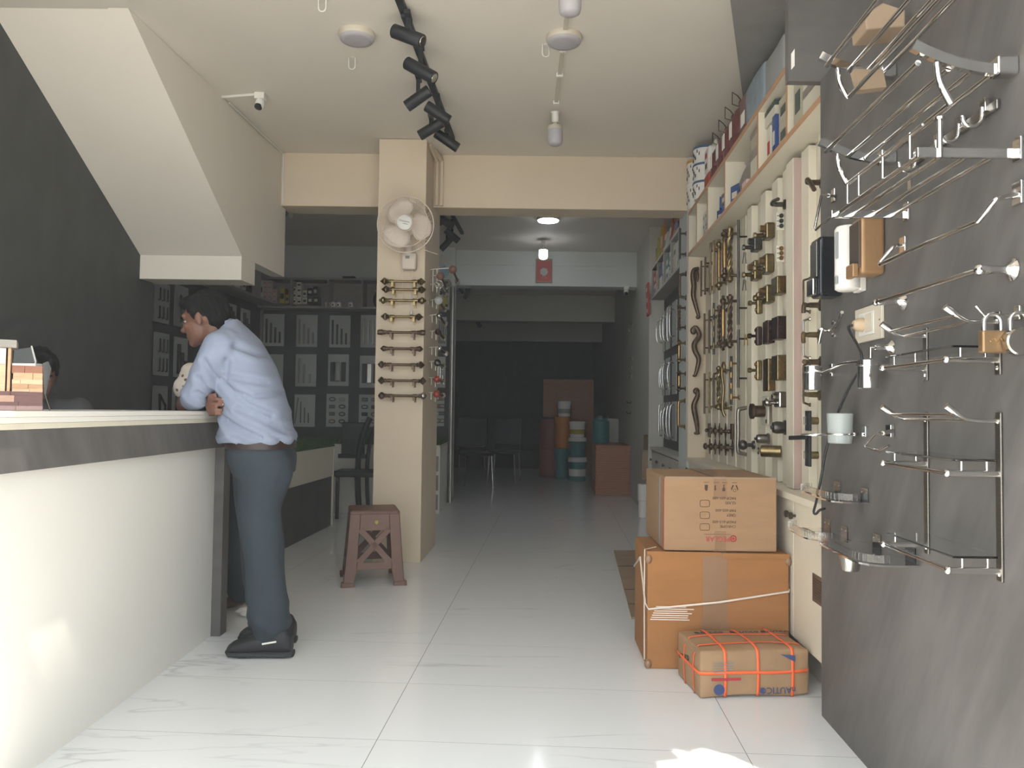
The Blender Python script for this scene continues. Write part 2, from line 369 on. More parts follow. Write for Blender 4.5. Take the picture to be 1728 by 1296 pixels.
# laptop behind
t=T('laptop','grey laptop with a pale edge standing open behind the wood strips','laptop',(-1.66,2.66,1.064))
lm=mat('laptop_shell','#5a5d5c',.5)
q=[atY(22,612,2.62),atY(60,612,2.62),atY(53,586,2.70),atY(24,590,2.70)]
b=B(t,1); b.add(q+[p+V((0,.008,0)) for p in q],[(0,1,2,3),(7,6,5,4),(0,4,5,1),(1,5,6,2),(2,6,7,3),(3,7,4,0)]).o('lid',lm)
B(t,1).bar(q[1],q[2],.004,.012).o('lid_edge',white)
b=B(t,1); p=atY(20,612,2.62); b.box(p.x,q[1].x,2.62,2.66,p.z-.012,p.z-.001).o('keyboard_base',white,bevel=.002)
b=B(t,1); b.box(p.x+.005,q[1].x-.03,2.63,2.655,1.0645,p.z-.013).o('riser',whitel)
t=T('leaning_card','pale grey card leaning on a thin wire leg beside the wood strips','card',(-1.52,2.6,1.064))
q=[atY(75,667,2.60),atY(72,613,2.60),atY(80,610,2.64),atY(85,622,2.68)]
b=B(t,1); b.add(q+[p+V((0,.006,0)) for p in q],[(0,3,2,1),(4,5,6,7)]+[(i,(i+1)%4,4+(i+1)%4,4+i) for i in range(4)]).o('card',grey)
B(t,1).tube([atY(75,664,2.604),atY(84,692,2.58)],.002,6).o('leg',chromed)
# ================================================================== cartons on the floor at the right
def frame(loc,rz): return Matrix.Translation(V(loc))@Matrix.Rotation(rz,4,'Z')
FACE=Matrix.Rotation(PI/2,4,'X')                 # text onto a face that looks to -Y
FLIP=Matrix.Rotation(PI,4,'Z')
c1=(.585,3.295,0); t=T('large_carton','large orange-brown carton at the bottom of the stack, tied with white strap','carton',c1,-.03)
W_,D_,H_=.595,.41,.49
b=B(t); b.box(0,W_,0,D_,0,H_).o('box',cardo,bevel=.006,seg=3)
for x0,x1,m in ((0,W_,0),):
    B(t).box(-.002,W_*.52,-.003,.0,H_-.012,H_+.003).o('flap_edge',cardo); B(t).box(W_*.53,W_+.002,-.004,.0,H_-.02,H_+.001).o('flap_edge',cardo)
b=B(t); b.box(.232,.335,-.0015,-.0002,.13,H_-.002); b.box(.232,.335,-.001,D_+.001,H_+.0003,H_+.0015).o('tape_strip',tape)
B(t).box(.225,.345,-.0025,-.0016,.145,.215).o('tape_end',tape)
b=B(t); 
b.tube([(-.004,.2,.43),(-.006,.02,.27),(.004,-.006,.25),(.3,-.007,.285),(W_-.004,-.006,.335),(W_+.006,.02,.34),(W_+.005,D_,.3),(W_*.5,D_+.006,.3),(-.004,D_,.35),(-.004,.2,.43)],.0048,6)
b.tube([(-.003,.06,.02),(-.006,.055,.3),(-.004,.06,H_),(.05,.1,H_+.004)],.003,6); b.o('strap',strapw,smooth=60)
for k in range(7): B(t).box(.012+.004*k,.14+R.uniform(0,.06),-.0022,-.0012,.205+k*.009,.209+k*.009).o('film_crease',strapw)
for z in (.46,.02):
    B(t).ell((.004,.004,z),(.016,.016,.022),10,6).o('taped_corner',tape,smooth=60); B(t).ell((W_-.004,.004,z),(.015,.015,.022),10,6).o('taped_corner',tape,smooth=60)
c2=(.657,3.31,.4945); t=T('printed_carton','brown carton with upside-down printing, on top of the large carton','carton',c2,-.02)
W_,D_,H_=.478,.50,.312
B(t).box(0,W_,0,D_,0,H_).o('box',cardb,bevel=.004,seg=3)
B(t).box(.004,W_-.002,-.002,.002,H_-.004,H_+.003).o('flap_edge',cardd)
b=B(t); b.box(.21,.265,-.0014,-.0002,.225,H_); b.box(.21,.265,-.001,D_,H_+.003,H_+.0042).o('tape_strip',tape)
B(t).box(.215,.262,-.0014,-.0002,.0,.085).o('tape_strip',tape)
B(t).box(-.0012,-.0001,.10,.125,.01,H_-.01).o('side_stripe',MT['grey_plastic']); B(t).box(-.0012,-.0001,.005,.018,.01,H_-.01).o('side_stripe',inkr)
def onface(x,z,flip=True): return Matrix.Translation((x,-.0015,z))@FACE@(FLIP if flip else Matrix())
def tx(s,x,z,size,m,al='LEFT'): text(t,s,size,onface(x,z),m,align=al,ext=.0003)
rx=.305
for s,z in (('PADP-601-600',.226),('GLASS',.206),('PAP-605-600',.174),('GREY',.154),('PADP-613-600',.125),('CHROME',.106)): tx(s,rx,z,.0165,ink)
tx('PEGLAR',rx-.024,.053,.030,inkr)
b=B(t)
def rrect(b,x0,x1,z0,z1,th=.0018,y=-.0016):
    r=.008; pts=[]
    for cx,cz,a in ((x1-r,z1-r,0),(x0+r,z1-r,PI/2),(x0+r,z0+r,PI),(x1-r,z0+r,1.5*PI)):
        pts+=[(cx+r*math.cos(a+i*PI/8),y,cz+r*math.sin(a+i*PI/8)) for i in range(5)]
    b.tube(pts,th/2,4,True)
for z in (.188,.138,.088): rrect(b,.152,.193,z,z+.028)
b.o('tick_box',ink)
b=B(t); rrect(b,.283,.305,.043,.066,.004); b.lathe((.294,-.0004,.054),(0,-1,0),[(0,.006),(.0014,.006)],12).o('logo_mark',inkr)
# handling marks: glass, umbrella, arrow, hands
b=B(t); y=-.0012
b.prism([(0,0),(.014,0),(.012,-.022),(.006,-.026),(0,-.02)],(.172,y,.281),(1,0,0),(0,0,1),.0006)
b.prism([(0,0),(.005,0),(.005,-.014),(.008,-.014),(.0025,-.024),(-.003,-.014),(0,-.014)],(.214,y,.28),(1,0,0),(0,0,1),.0006)
b.prism([(0,0),(.012,0),(.012,.012),(.008,.016),(.008,.024),(.010,.028),(.002,.028),(.004,.024),(.004,.016),(0,.012)],(.247,y,.255),(1,0,0),(0,0,1),.0006)
for sx in (1,-1): b.prism([(0,0),(.006*sx,.004),(.012*sx,-.012),(.010*sx,-.022),(.004*sx,-.006)][::sx],(.299+.003*sx,y,.279),(1,0,0),(0,0,1),.0006)
b.tube(arc((.299,y-.0004,.259),.006,0,2*PI,12,(1,0,0),(0,0,1))[:-1],.0008,4,True)
b.box(.17,.285,y-.0003,y,.071,.0725)
for x in (.168,.21,.246,.288): b.box(x,x+.022,y-.0003,y,.291,.293)
b.o('handling_marks',ink)
# kraft parcel in front
PKW,PKD,PKH=.43,.272,.178
t=T('strapped_parcel','low kraft-wrapped parcel tied with orange straps, in front of the cartons','parcel',(.727,2.955,0),.1)
def soft(b,x0,x1,y0,y1,z0,z1,n=10,amp=.006,seed=1):
    rr=random.Random(seed); 
    def P(u,v,w_):
        x=x0+(x1-x0)*u;y=y0+(y1-y0)*v;z=z0+(z1-z0)*w_
        k=math.sin(u*9+v*5+w_*7+seed)*amp*.6
        cz=(1-(2*u-1)**4)*(1-(2*v-1)**4)*.010
        if w_>.5: z+=cz*w_+k*.4
        y+=(-.008 if v<.5 else .006)*(1-(2*u-1)**4)*(1-(2*w_-1)**2)
        x+=(-.006 if u<.5 else .006)*(1-(2*v-1)**4)*(1-(2*w_-1)**2)
        return (x,y,z+ (.010*abs(math.sin(u*4)) if w_<.01 and v<.2 else 0))
    for (f) in range(6):
        vs=[];fs=[]
        for i in range(n+1):
            for j in range(n+1):
                a,c=i/n,j/n
                vs.append([P(a,c,0),P(a,c,1),P(a,0,c),P(a,1,c),P(0,a,c),P(1,a,c)][f])
        for i in range(n):
            for j in range(n):
                q=(i*(n+1)+j,(i+1)*(n+1)+j,(i+1)*(n+1)+j+1,i*(n+1)+j+1)
                fs.append(q if f in(1,2,5) else q[::-1])
        b.add(vs,fs)
    return P
b=B(t); PP=soft(b,0,PKW,0,PKD,0,PKH); pk=b.o('wrapped_box',cardk,smooth=50,bevel=0)
wm=pk.modifiers.new('weld','WELD'); wm.merge_threshold=.0008
bv=pk.modifiers.new('soft_edge','BEVEL'); bv.width=.012; bv.segments=3; bv.angle_limit=.7
def strapribbon(pts,wd,nrm,m,nm):
    b=B(t); vs=[];fs=[]
    for p,nn,sd in pts:
        p=V(p);nn=V(nn);sd=V(sd); vs+=[p+nn*.0035-sd*wd/2,p+nn*.0035+sd*wd/2]
    n=len(pts)
    for i in range(n-1): fs.append((2*i,2*i+1,2*i+3,2*i+2))
    o=b.add(vs,fs).o(nm,m,smooth=40); s=o.modifiers.new('thick','SOLIDIFY'); s.thickness=.0012; s.offset=0
for u in (.22,.52,.84):
    pts=[]
    for w_ in [i/8 for i in range(0,8)]: pts.append((PP(u,0,w_),(0,-1,0),(1,0,0)))
    pts.append((PP(u,.0,.985),(0,-.6,.5),(1,0,0)))
    for v in [.04+i/8*.94 for i in range(9)]: pts.append((PP(u,v,1),(0,0,1.2),(1,0,0)))
    for w_ in (.9,.5,.1): pts.append((PP(u,1,w_),(0,1,0),(1,0,0)))
    strapribbon(pts,.012,None,strapo,'strap')
for v in (.22,.62):
    pts=[]
    for w_ in [i/6 for i in range(6)]: pts.append((PP(0,v,w_),(-1,0,0),(0,1,0)))
    for u in [.03+i/10*.94 for i in range(11)]: pts.append((PP(u,v,1),(0,0,1.2),(0,1,0)))
    for w_ in (.9,.5,.1): pts.append((PP(1,v,w_),(1,0,0),(0,1,0)))
    strapribbon(pts,.011,None,strapo,'strap')
pts=[]
for v in [1-i/8 for i in range(9)]: pts.append((PP(0,v,.55),(-1,0,0),(0,0,1)))
for u in [.02+i/10*.96 for i in range(11)]: pts.append((PP(u,0,.55),(0,-1,0),(0,0,1)))
for v in (.05,.5,.95): pts.append((PP(1,v,.55),(1,0,0),(0,0,1)))
strapribbon(pts,.012,None,strapo,'strap')
def pf(x,z,flip=True): return Matrix.Translation((x,-.0105,z))@FACE@(FLIP if flip else Matrix())
text(t,'nAUTICO',.034,pf(.30,.030),inkb,ext=.0006)
b=B(t)
b.prism([(0,0),(.06,-.006),(.06,-.03)],(.31,-.0105,.165),(1,0,0),(0,0,1),.0006)
b.lathe((.07,-.0095,.036),(0,-1,0),[(0,.021),(.0012,.021)],18); b.o('globe_mark',MT['blue_ink'])
b=B(t); 
for i in range(5): b.box(.045+.006*(i%2),.125,-.0112,-.0102,.10+i*.0095,.1025+i*.0095)
b.o('small_print',grey)
b=B(t); b.box(.04,.155,-.0112,-.0102,.070,.080); b.o('print_band',inkr)
TOPM=lambda x,y,a=0: Matrix.Translation((x,y,PKH+.0125))@Matrix.Rotation(a,4,'Z')
for x in (.045,.195,.325): B(t).box(x,x+.016,.193,.209,PKH+.0125,PKH+.0135).o('logo_square',inkd)
B(t).box(.232,.246,-.0112,-.0102,.020,.040).o('logo_square',inkb)
for x in (.11,.26,.39): text(t,'nAUTICO',.026,TOPM(x,.20),inkd,ext=.0006)
text(t,'nAUTICO',.03,Matrix.Translation((-.0085,.17,.105))@Matrix.Rotation(-PI/2,4,'Z')@FACE@Matrix.Rotation(.2,4,'Z'),inkd,ext=.0006)
# flattened cartons on the floor
q=[atZ(1036,931,0),atZ(1110,931,0),atZ(1112,1045,0),atZ(1066,1045,0)]
t=T('flattened_carton','flattened brown carton lying on the floor beside the stacked cartons','cardboard',(.7,5,0))
b=B(t,1); q2=[V(p)+V((0,0,.012)) for p in q]; b.add([p for p in q]+q2,[(3,2,1,0),(4,5,6,7)]+[(i,(i+1)%4,4+(i+1)%4,4+i) for i in range(4)]); b.o('sheet',cardd)
for s in (.32,.68,.86):
    a=q2[0].lerp(q2[3],s);c_=q2[1].lerp(q2[2],s); B(t,1).bar(a+V((0,0,.001)),c_+V((0,0,.001)),.012,.002).o('crease',ink)
# ================================================================== plastic stool
t=T('plastic_stool','brown plastic stool with crossed openings, standing before the pillar','stool',(-.872,4.93,0),.24)
HB,HT,SH=.185,.150,.452                           # half widths at floor and top
def side(face):
    b=B(t)
    def P(u,z,o=0):
        h=HB+(HT-HB)*z/SH; x=u*h
        v=V((x,-h-o+.0,z)); return Matrix.Rotation(face*PI/2,4,'Z')@v
    def poly(pts,th=.008):
        a=[P(u,z) for u,z in pts]; c=[P(u,z,-th) for u,z in pts]; n=len(pts)
        b.add(a+c,[tuple(range(n)),tuple(range(n,2*n))[::-1]]+[(i,n+i,n+(i+1)%n,(i+1)%n) for i in range(n)])
    for s in (-1,1):
        poly([(s*1,0),(s*.66,0),(s*.60,.10),(s*.58,SH),(s*1,SH)][::s])
        poly([(s*1.08,0),(s*.64,0),(s*.64,.022),(s*1.08,.03)][::s],-.012)
    poly([(-.60,.10),(.60,.10),(.6,.145),(-.6,.145)]); poly([(-.58,.335),(.58,.335),(.58,SH),(-.58,SH)])
    c=(0,.24)
    hx_=.165
    for (u0,z0,u1,z1) in ((-.56,.14,.56,.345),(-.56,.345,.56,.14)):
        d=V(((u1-u0)*hx_,z1-z0)).normalized() if 0 else V(((u1-u0)*hx_,z1-z0,0)).normalized(); nn=V((-d.y,d.x,0))*.019
        c4=[(u0+s_*nn.x/hx_,z0+s_*nn.y) for s_ in (1,-1)]+[(u1+s_*nn.x/hx_,z1+s_*nn.y) for s_ in (-1,1)]
        poly(c4,.0075)
    o=b.o('side_panel',brownp,bevel=.003)
for k in range(4): side(k)
b=B(t); b.box(-HT-.004,HT+.004,-HT-.004,HT+.004,SH-.028,SH+.006).o('seat',brownp,bevel=.02,seg=4)
b=B(t); 
b.prism([(-.010,.012),(.010,.012),(.010,-.002),(0,-.014),(-.010,-.002)],(.01,-.1605,.385),(1,0,0),(0,0,1),.003); b.o('shield_badge',MT['yellow_pack'])
# ================================================================== lights and hooks on the ceiling
def roundlight(px,py,label):
    p=atZ(px,py,CH-.02); t=T('ceiling_light',label,'ceiling light',(p.x,p.y,CH),0,'round ceiling lights')
    B(t).lathe((0,0,-.0005),(0,0,-1),[(0,.092),(.020,.094),(.030,.09)],32).o('housing',ivory,smooth=40)
    B(t).lathe((0,0,-.0301),(0,0,-1),[(0,.088),(.008,.085),(.013,.06),(.014,.0)],32).o('diffuser',diff,smooth=60)
roundlight(602,62,'round white ceiling light left of the black spotlight track')
roundlight(952,67,'round white ceiling light at the near end of the ceiling conduit')
def bulb(px,py,topz,label,lit=False,Y=None):
    p=atY(px,py,Y); t=T('hanging_bulb',label,'light bulb',(p.x,p.y,topz),0)
    B(t).lathe((0,0,0),(0,0,-1),[(0,.012),(.006,.03),(.012,.022),(.05,.024),(.075,.02)],16).o('socket',white,smooth=40)
    B(t).lathe((0,0,-.075),(0,0,-1),[(0,.013),(.02,.016),(.024,.044),(.05,.05)],20).o('bulb_base',ivory,smooth=40)
    m=bulbm if lit else diff
    B(t).lathe((0,0,-.125),(0,0,-1),[(0,.049),(.07,.05),(.09,.045),(.10,.03),(.104,.0)],20).o('bulb_globe',m,smooth=60)
    return t
bulbm=mat('lit_bulb','#f4f8ff',.5,emit=9)
bulb(937,190,CH-.005,'unlit white bulb hanging at the far end of the ceiling conduit',Y=4.95)
bulb(962,-10,CH-.005,'white bulb cut by the top edge of the photo',Y=3.3)
bulb(917,405,CH-.002,'glowing white bulb in front of the red framed picture',True,Y=8.7)
p=atZ(952,90,CH-.01); q=atZ(938,176,CH-.01); p2=atZ(958,20,CH-.01)
t=T('ceiling_conduit','white conduit running along the ceiling between round light and bulb','conduit',(q.x,q.y,CH))
B(t,1).bar((p2.x,p2.y,CH-.009),(q.x,q.y-.03,CH-.009),.022,.016).o('channel',ivory)
for k in (.35,.62,.97):
    c_=p2.lerp(q,k); B(t,1).bar((c_.x-.02,c_.y,CH-.012),(c_.x+.02,c_.y,CH-.012),.02,.024).o('clip',white,bevel=.003)
p=atY(925,371,7.72); t=T('ceiling_light','lit round ceiling light glowing in the second bay','ceiling light',(p.x,p.y,CH),0,'round ceiling lights')
B(t).lathe((0,0,-.0005),(0,0,-1),[(0,.112),(.020,.114),(.030,.11)],32).o('housing',white,smooth=40)
B(t).lathe((0,0,-.0301),(0,0,-1),[(0,.105),(.008,.10),(.013,.06),(.014,.0)],32).o('diffuser',mat('lit_diffuser','#eef5ff',.5,emit=25),smooth=60)
def hook(px,py,label,h=.05,Y=None):
    p=atZ(px,py,CH); t=T('ceiling_hook',label,'hook',(p.x,p.y,CH),0,'white wire hooks in the ceiling')
    pts=[(-.018,0,0),(-.018,0,-h)]+[(.018*math.cos(PI+i*PI/8),0,-h+.018*math.sin(PI+i*PI/8)) for i in range(1,8)]+[(.018,0,-h),(.018,0,0)]
    B(t).tube(pts,.0035,6).o('wire',white,smooth=60)
    B(t).lathe((0,0,-.0004),(0,0,-1),[(0,.012),(.004,.012)],12).o('plate',white)
hook(544,-4,'white wire hook at the top edge, above the round light',.05)
hook(594,97,'white wire hook just below the round light by the track')
hook(921,75,'white wire hook beside the round light near the conduit')
hook(491,357,'white wire hook under the ceiling behind the first beam')
# spotlight track
t=T('track_rail','black spotlight track running along the ceiling toward the pillar','light track',(-.52,4.5,CH))
x=lambda y:-.765+A*y
B(t,1).bar((x(3.2),3.2,CH-.013),(x(5.46),5.46,CH-.013),.036,.024).o('rail',blackm)
B(t,1).bar((x(3.7),3.7,CH-.033),(x(3.88),3.88,CH-.033),.03,.018).o('feed_box',blackm,bevel=.003)
def spot(px0,py0,px1,py1,Y,label,lens=False,grp='black cylinder spotlights on the near track',flip=1,tz=CH,r=.034):
    a=atY(px0,py0,Y);c_=atY(px1,py1,Y-.05 if lens else Y+.03)
    m=(a+c_)/2; xr=m.x
    t=T('track_spotlight',label,'spotlight',(m.x,m.y,tz),0,grp)
    d=c_-a
    B(t,1).lathe(a,d,[(0,r*.86),(.004,r),(d.length-.003,r),(d.length,r*.95)],24).o('barrel',blackm,smooth=40)
    e=d.normalized()
    if lens:
        B(t,1).lathe(c_+e*.0006,e,[(0,r*.7),(.0015,r*.66)],20).o('lens',chrome,smooth=40)
    B(t,1).bar((m.x,m.y,tz-.0285),(m.x,m.y,m.z+r*.6),.016,.022).o('stem',blackm)
    B(t,1).bar((m.x,m.y-.05,tz-.038),(m.x,m.y+.05,tz-.038),.03,.02).o('adapter',blackm,bevel=.003)
spot(664,52,713,70,3.72,'first black spotlight on the near track, its lens showing',True)
spot(686,106,733,132,4.02,'second black spotlight on the near track, pointing right',True)
spot(725,152,686,180,4.38,'third black spotlight on the near track, pointing left')
spot(719,178,758,204,4.66,'fourth black spotlight on the near track, pointing right')
spot(746,206,708,229,4.98,'fifth black spotlight on the near track, pointing left')
spot(735,224,773,250,5.25,'last black spotlight of the near track, beside the pillar top')
t=T('track_rail','black spotlight track on the ceiling of the second bay','light track',(-.5,8,CH))
B(t,1).bar((x(6.5)-.29,6.5,CH-.013),(x(8.4)-.29,8.4,CH-.013),.036,.024).o('rail',blackm)
g2='black spotlights in the second bay'
spot(728,362,766,382,7.0,'upper black spotlight beside the pillar in the second bay',grp=g2)
spot(752,366,730,384,7.3,'black spotlight half hidden by the pillar in the second bay',grp=g2)
spot(752,388,774,407,7.75,'black spotlight below the pillar-side pair, pointing right',grp=g2)
spot(764,400,744,421,8.3,'lowest black spotlight of the second bay, pointing down left',grp=g2)
spot(775,482,783,494,9.9,'dim spotlight just below the second beam, left one',grp='dim spotlights in the store room',tz=CH)
spot(793,480,784,504,10.2,'dim spotlight just below the second beam, pointing down',grp='dim spotlights in the store room',tz=CH)
spot(806,542,810,552,13.2,'tiny dim spotlight deep in the store room',grp='dim spotlights in the store room',tz=CH-.1)
# cameras
def dome(px,py,Y,top,label,s=1):
    p=atY(px,py,Y); t=T('security_camera',label,'camera',(p.x,p.y,top),0)
    B(t).box(-.035*s,.035*s,-.035*s,.035*s,-.045*s,-.0005).o('mount_box',white,bevel=.004)
    B(t).lathe((0,0,-.046*s),(-.1,-.25,-1),[(0,.026*s),(.02*s,.03*s),(.06*s,.03*s),(.066*s,.026*s)],20).o('body',white,smooth=40)
    e=V((-.1,-.55,-1)).normalized(); B(t).lathe(V((-.006,-.02,-.095))*s,e,[(0,.026*s),(.014*s,.026*s),(.018*s,.02*s)],20).o('lens',black,smooth=40)
p=atZ(440,158,CH); dome(440,158,p.y,CH,'white ceiling camera with a black lens beside the stair soffit',.9)
t=T('camera_conduit','thin white conduit leading from the ceiling camera to the beam corner','conduit',(p.x,p.y,CH))
a=atZ(368,165,CH-.008); B(t,1).bar((a.x,a.y,CH-.008),(p.x-.035,p.y,CH-.008),.016,.014).o('channel',white)
q=[atZ(378,172,CH-.004),atZ(420,212,CH-.004),atZ(462,252,CH-.004)]
for k in q: k.x=SX(k.y)+.012
B(t,1).tube([(k.x,k.y,CH-.010) for k in q]+[(q[-1].x+.01,5.825,CH-.02),(q[-1].x+.01,5.832,BZ+.01)],.006,6).o('cable',white,smooth=50)
dome(1057,488,9.28,2.61,'small white camera under the second beam at the right',.9)
# stub pipe under beam
p=atY(478,352,5.96); t=T('pipe_stub','short silver pipe stub under the first beam beside the stair','pipe',(p.x,p.y,BZ))
a=atY(471,346,5.9);c_=atY(484,361,6.0); B(t,1).cyl(a,c_,.014,n=12).o('pipe',chromed,smooth=40); B(t,1).cyl(V((a.x-.02,a.y,BZ-.02)),V((a.x,a.y,BZ-.001)),.02,n=12).o('flange',ivory,smooth=40)
# conduits on the pillar flank
t=T('wall_conduit','pair of cream conduits running down the pillar flank from ceiling to beam','conduit',(-.55,5.75,2.7))
for i,px in enumerate((738,746)):
    p=atY(px,258,5.815); B(t,1).box(p.x-.012,p.x+.012,5.815,5.8395,2.64,2.98).o('channel',cream,bevel=.003)
    B(t,1).bar((PX1+.012+.012*i,5.6+.05*i,CH-.012),(p.x,5.828,2.985),.022,.02).o('elbow',cream)
# framed devotional picture turned plain: a red panel with a pale floral spray
p=atY(918,457,9.33); t=T('framed_picture','small red framed picture with a pale floral spray on the second beam','picture',(p.x,9.349,p.z))
B(t).box(-.1,.1,-.03,-.0005,-.145,.145).o('frame',cardb,bevel=.004)
B(t).box(-.085,.085,-.033,-.0302,-.13,.115).o('print',redb)
b=B(t); 
for k in range(7):
    a=k*2*PI/7; b.ell((.030*math.cos(a),-.034,.030*math.sin(a)-.015),(.020,.0015,.020),10,6)
b.ell((0,-.0345,-.015),(.018,.0015,.018),10,6)
for sx in (-1,1): b.bar((0,-.034,-.05),(sx*.03,-.034,-.10),.006,.003,(0,1,0))
b.o('floral_spray',board,smooth=60)
# ================================================================== chrome fittings on the dark panel
def W(px,py,d=0): return atA(px,py,AP-d)
def L(Y,d,z): return V((RW(Y,AP-d),Y,z))
NR=V((-math.cos(TH),math.sin(TH),0)); UR=V((math.sin(TH),math.cos(TH),0)); UP=V((0,0,1))
def TP(name,label,cat,px,py,group=None):
    p=W(px,py); return T(name,label,cat,tuple(p),RZR,group)
def plate(t,px,py,w,h,th=.008,m=chrome,nm='wall_plate',bev=.002):
    p=W(px,py,0); b=B(t,1); c=p+NR*(th/2+.0008)
    b.add([c+UR*(a*w/2)+UP*(e*h/2)+NR*(g*th/2) for a in(-1,1) for e in(-1,1) for g in(-1,1)],[(0,1,3,2),(4,6,7,5),(0,4,5,1),(2,3,7,6),(0,2,6,4),(1,5,7,3)])
    return b.o(nm,m,bevel=bev)
def tb(t,pts,r,nm,m=chrome,n=10,sm=60): return B(t,1).tube(pts,r,n).o(nm,m,smooth=sm)
def smoothp(pts,k=4):
    pts=[V(p) for p in pts];out=[]
    for i in range(len(pts)-1):
        p0=pts[max(i-1,0)];p1=pts[i];p2=pts[i+1];p3=pts[min(i+2,len(pts)-1)]
        for j in range(k):
            t=j/k; out.append(.5*((2*p1)+(p2-p0)*t+(2*p0-5*p1+4*p2-p3)*t*t+(3*p1-p0-3*p2+p3)*t**3))
    return out+[pts[-1]]
# towel racks 1 and 2
def towel_rack(label,z,Yf,Yn,near):
    t=T('towel_rack',label,'towel rack',tuple(L(Yf,0,z)),RZR,'tiered chrome towel racks')
    for d,dz in ((.20,.012),(.135,0),(.085,-.004),(.035,-.004)):
        B(t,1).tube([L(Yf-.01,d,z+dz),L(Yn+.01,d,z+dz)],.0065,10).o('rail',chrome,smooth=60)
    B(t,1).tube([L(Yf-.01,.135,z-.078),L(Yn+.01,.135,z-.078)],.0065,10).o('lower_rail',chrome,smooth=60)
    for Y in ([Yf,Yn]):
        b=B(t,1); pts=[L(Y,d,z-.008+.05*(d/.21)**2.2) for d in [i*.215/10 for i in range(11)]]
        vs=[];n=len(pts)
        for i in range(n):
            tg=(pts[min(i+1,n-1)]-pts[max(i-1,0)]).normalized(); up=tg.cross(UR).normalized()
            for a_,e_ in ((-1,-1),(1,-1),(1,1),(-1,1)): vs.append(pts[i]+UR*(a_*.007)+up*(e_*.011))
        b.add(vs,[(3,2,1,0),tuple(4*(n-1)+k for k in range(4))]+[(4*i+k,4*i+(k+1)%4,4*i+4+(k+1)%4,4*i+4+k) for i in range(n-1) for k in range(4)])
        b.o('bracket_arm',chrome,smooth=30)
        tb(t,smoothp([L(Y,.165,z+.008),L(Y,.16,z-.03),L(Y,.145,z-.062),L(Y,.135,z-.08)],4),.007,'drop_arm')
        b=B(t,1); c=L(Y,.022,z); b.add([c+UR*(a*.017)+UP*(e*.019)+NR*(g*.0215) for a in(-1,1) for e in(-1,1) for g in(-1,1)],[(0,1,3,2),(4,6,7,5),(0,4,5,1),(2,3,7,6),(0,2,6,4),(1,5,7,3)]); b.o('mount_block',chrome,bevel=.003)
    return t
towel_rack('topmost chrome towel rack, running out of the frame above a brown wrap',2.07,2.185,1.575,False)
towel_rack('chrome towel rack below the topmost, with the bright curved near bracket',1.822,2.19,1.61,True)
# wrapped carton end behind the top rack
t=T('paper_wrap','brown paper wrap left on the topmost towel rack','paper',tuple(L(2.17,0,2.1)),RZR)
b=B(t,1); q=[L(2.15,.135,2.125),L(2.15,.03,2.135),L(2.15,.03,2.18),L(2.15,.09,2.20),L(2.15,.14,2.165)]
b.add(q+[p-UR*.10 for p in q],[(0,1,2,3,4),(9,8,7,6,5)]+[(i,5+i,5+(i+1)%5,(i+1)%5) for i in range(5)]); b.o('wrap',cardd,bevel=.004)
q=[L(2.155,.14,2.05),L(2.155,.06,2.05),L(2.155,.05,2.0),L(2.155,.125,1.99)]
b=B(t,1); b.add(q+[p-UR*.03 for p in q],[(0,1,2,3),(7,6,5,4)]+[(i,4+i,4+(i+1)%4,(i+1)%4) for i in range(4)]); b.o('wrap_flap',cardd)
# rack 3 with guard rail
t=T('towel_shelf','chrome towel shelf with guard rail, its flat square arm nearest','towel rack',tuple(L(2.11,0,1.635)),RZR)
z=1.635
for d in (.195,.15,.095,.04): B(t,1).tube([L(2.105,d,z),L(1.61,d,z)],.006,10).o('rail',chrome,smooth=60)
for Y in (2.11,1.605):
    B(t,1).bar(L(Y,.002,z),L(Y,.212,z),.010,.022).o('flat_arm',chrome,bevel=.002)
    plate(t,1533 if Y>2 else 1722,357 if Y>2 else 252,.03,.05)
b=B(t,1).tube([L(2.03,.2,z+.058),L(1.6,.2,z+.058)],.003,8).o('guard_rail',chrome,smooth=60)
for Y in (2.02,1.944,1.80,1.66): B(t,1).cyl(L(Y,.2,z+.004),L(Y,.2,z+.062),.0035,n=8).o('guard_post',chrome,smooth=60)
B(t,1).cyl(L(1.6,.165,z-.012),L(1.6,.165,z+.068),.006,n=10).o('guard_post',chrome,smooth=60)
B(t,1).lathe(L(1.6,.165,z+.068),(0,0,1),[(0,.012),(.005,.012)],12).o('guard_cap',chrome,smooth=40)
# hook rail
t=T('hook_rail','chrome rail of four wall hooks under the second towel rack','hook rail',tuple(L(1.86,0,1.77)),RZR)
B(t,1).bar(L(2.06,.006,1.765),L(1.66,.006,1.765),.008,.022).o('rail',steel,bevel=.002)
for Y in (1.70,1.80,1.91,2.02):
    p=L(Y,0,1.76); B(t,1).bar(L(Y-.012,.014,1.775),L(Y+.012,.014,1.775),.012,.03).o('hook_plate',chrome,bevel=.002)
    tb(t,[L(Y,.02,1.772),L(Y,.02,1.75)]+[L(Y,.042-.022*math.cos(i*PI/8),1.75-.022*math.sin(i*PI/8)) for i in range(1,8)]+[L(Y,.064,1.752)],.0048,'hook')
b=B(t,1).bar(L(2.085,.004,1.70),L(2.085,.004,1.77),.016,.006,(1,0,0)).o('end_plate',chrome)
# towel ring at the far edge
t=TP('towel_ring','chrome trapezoid towel ring at the far upper edge of the panel','towel ring',1408,330)
plate(t,1409,330,.032,.045)
tb(t,[W(1409,331,.006),W(1398,330,.06)],.006,'stem')
tb(t,[W(1398,330,.062),W(1386,330,.07),W(1375,384,.07),W(1377,388,.07),W(1404,363,.07),W(1406,357,.066)],.0045,'ring')
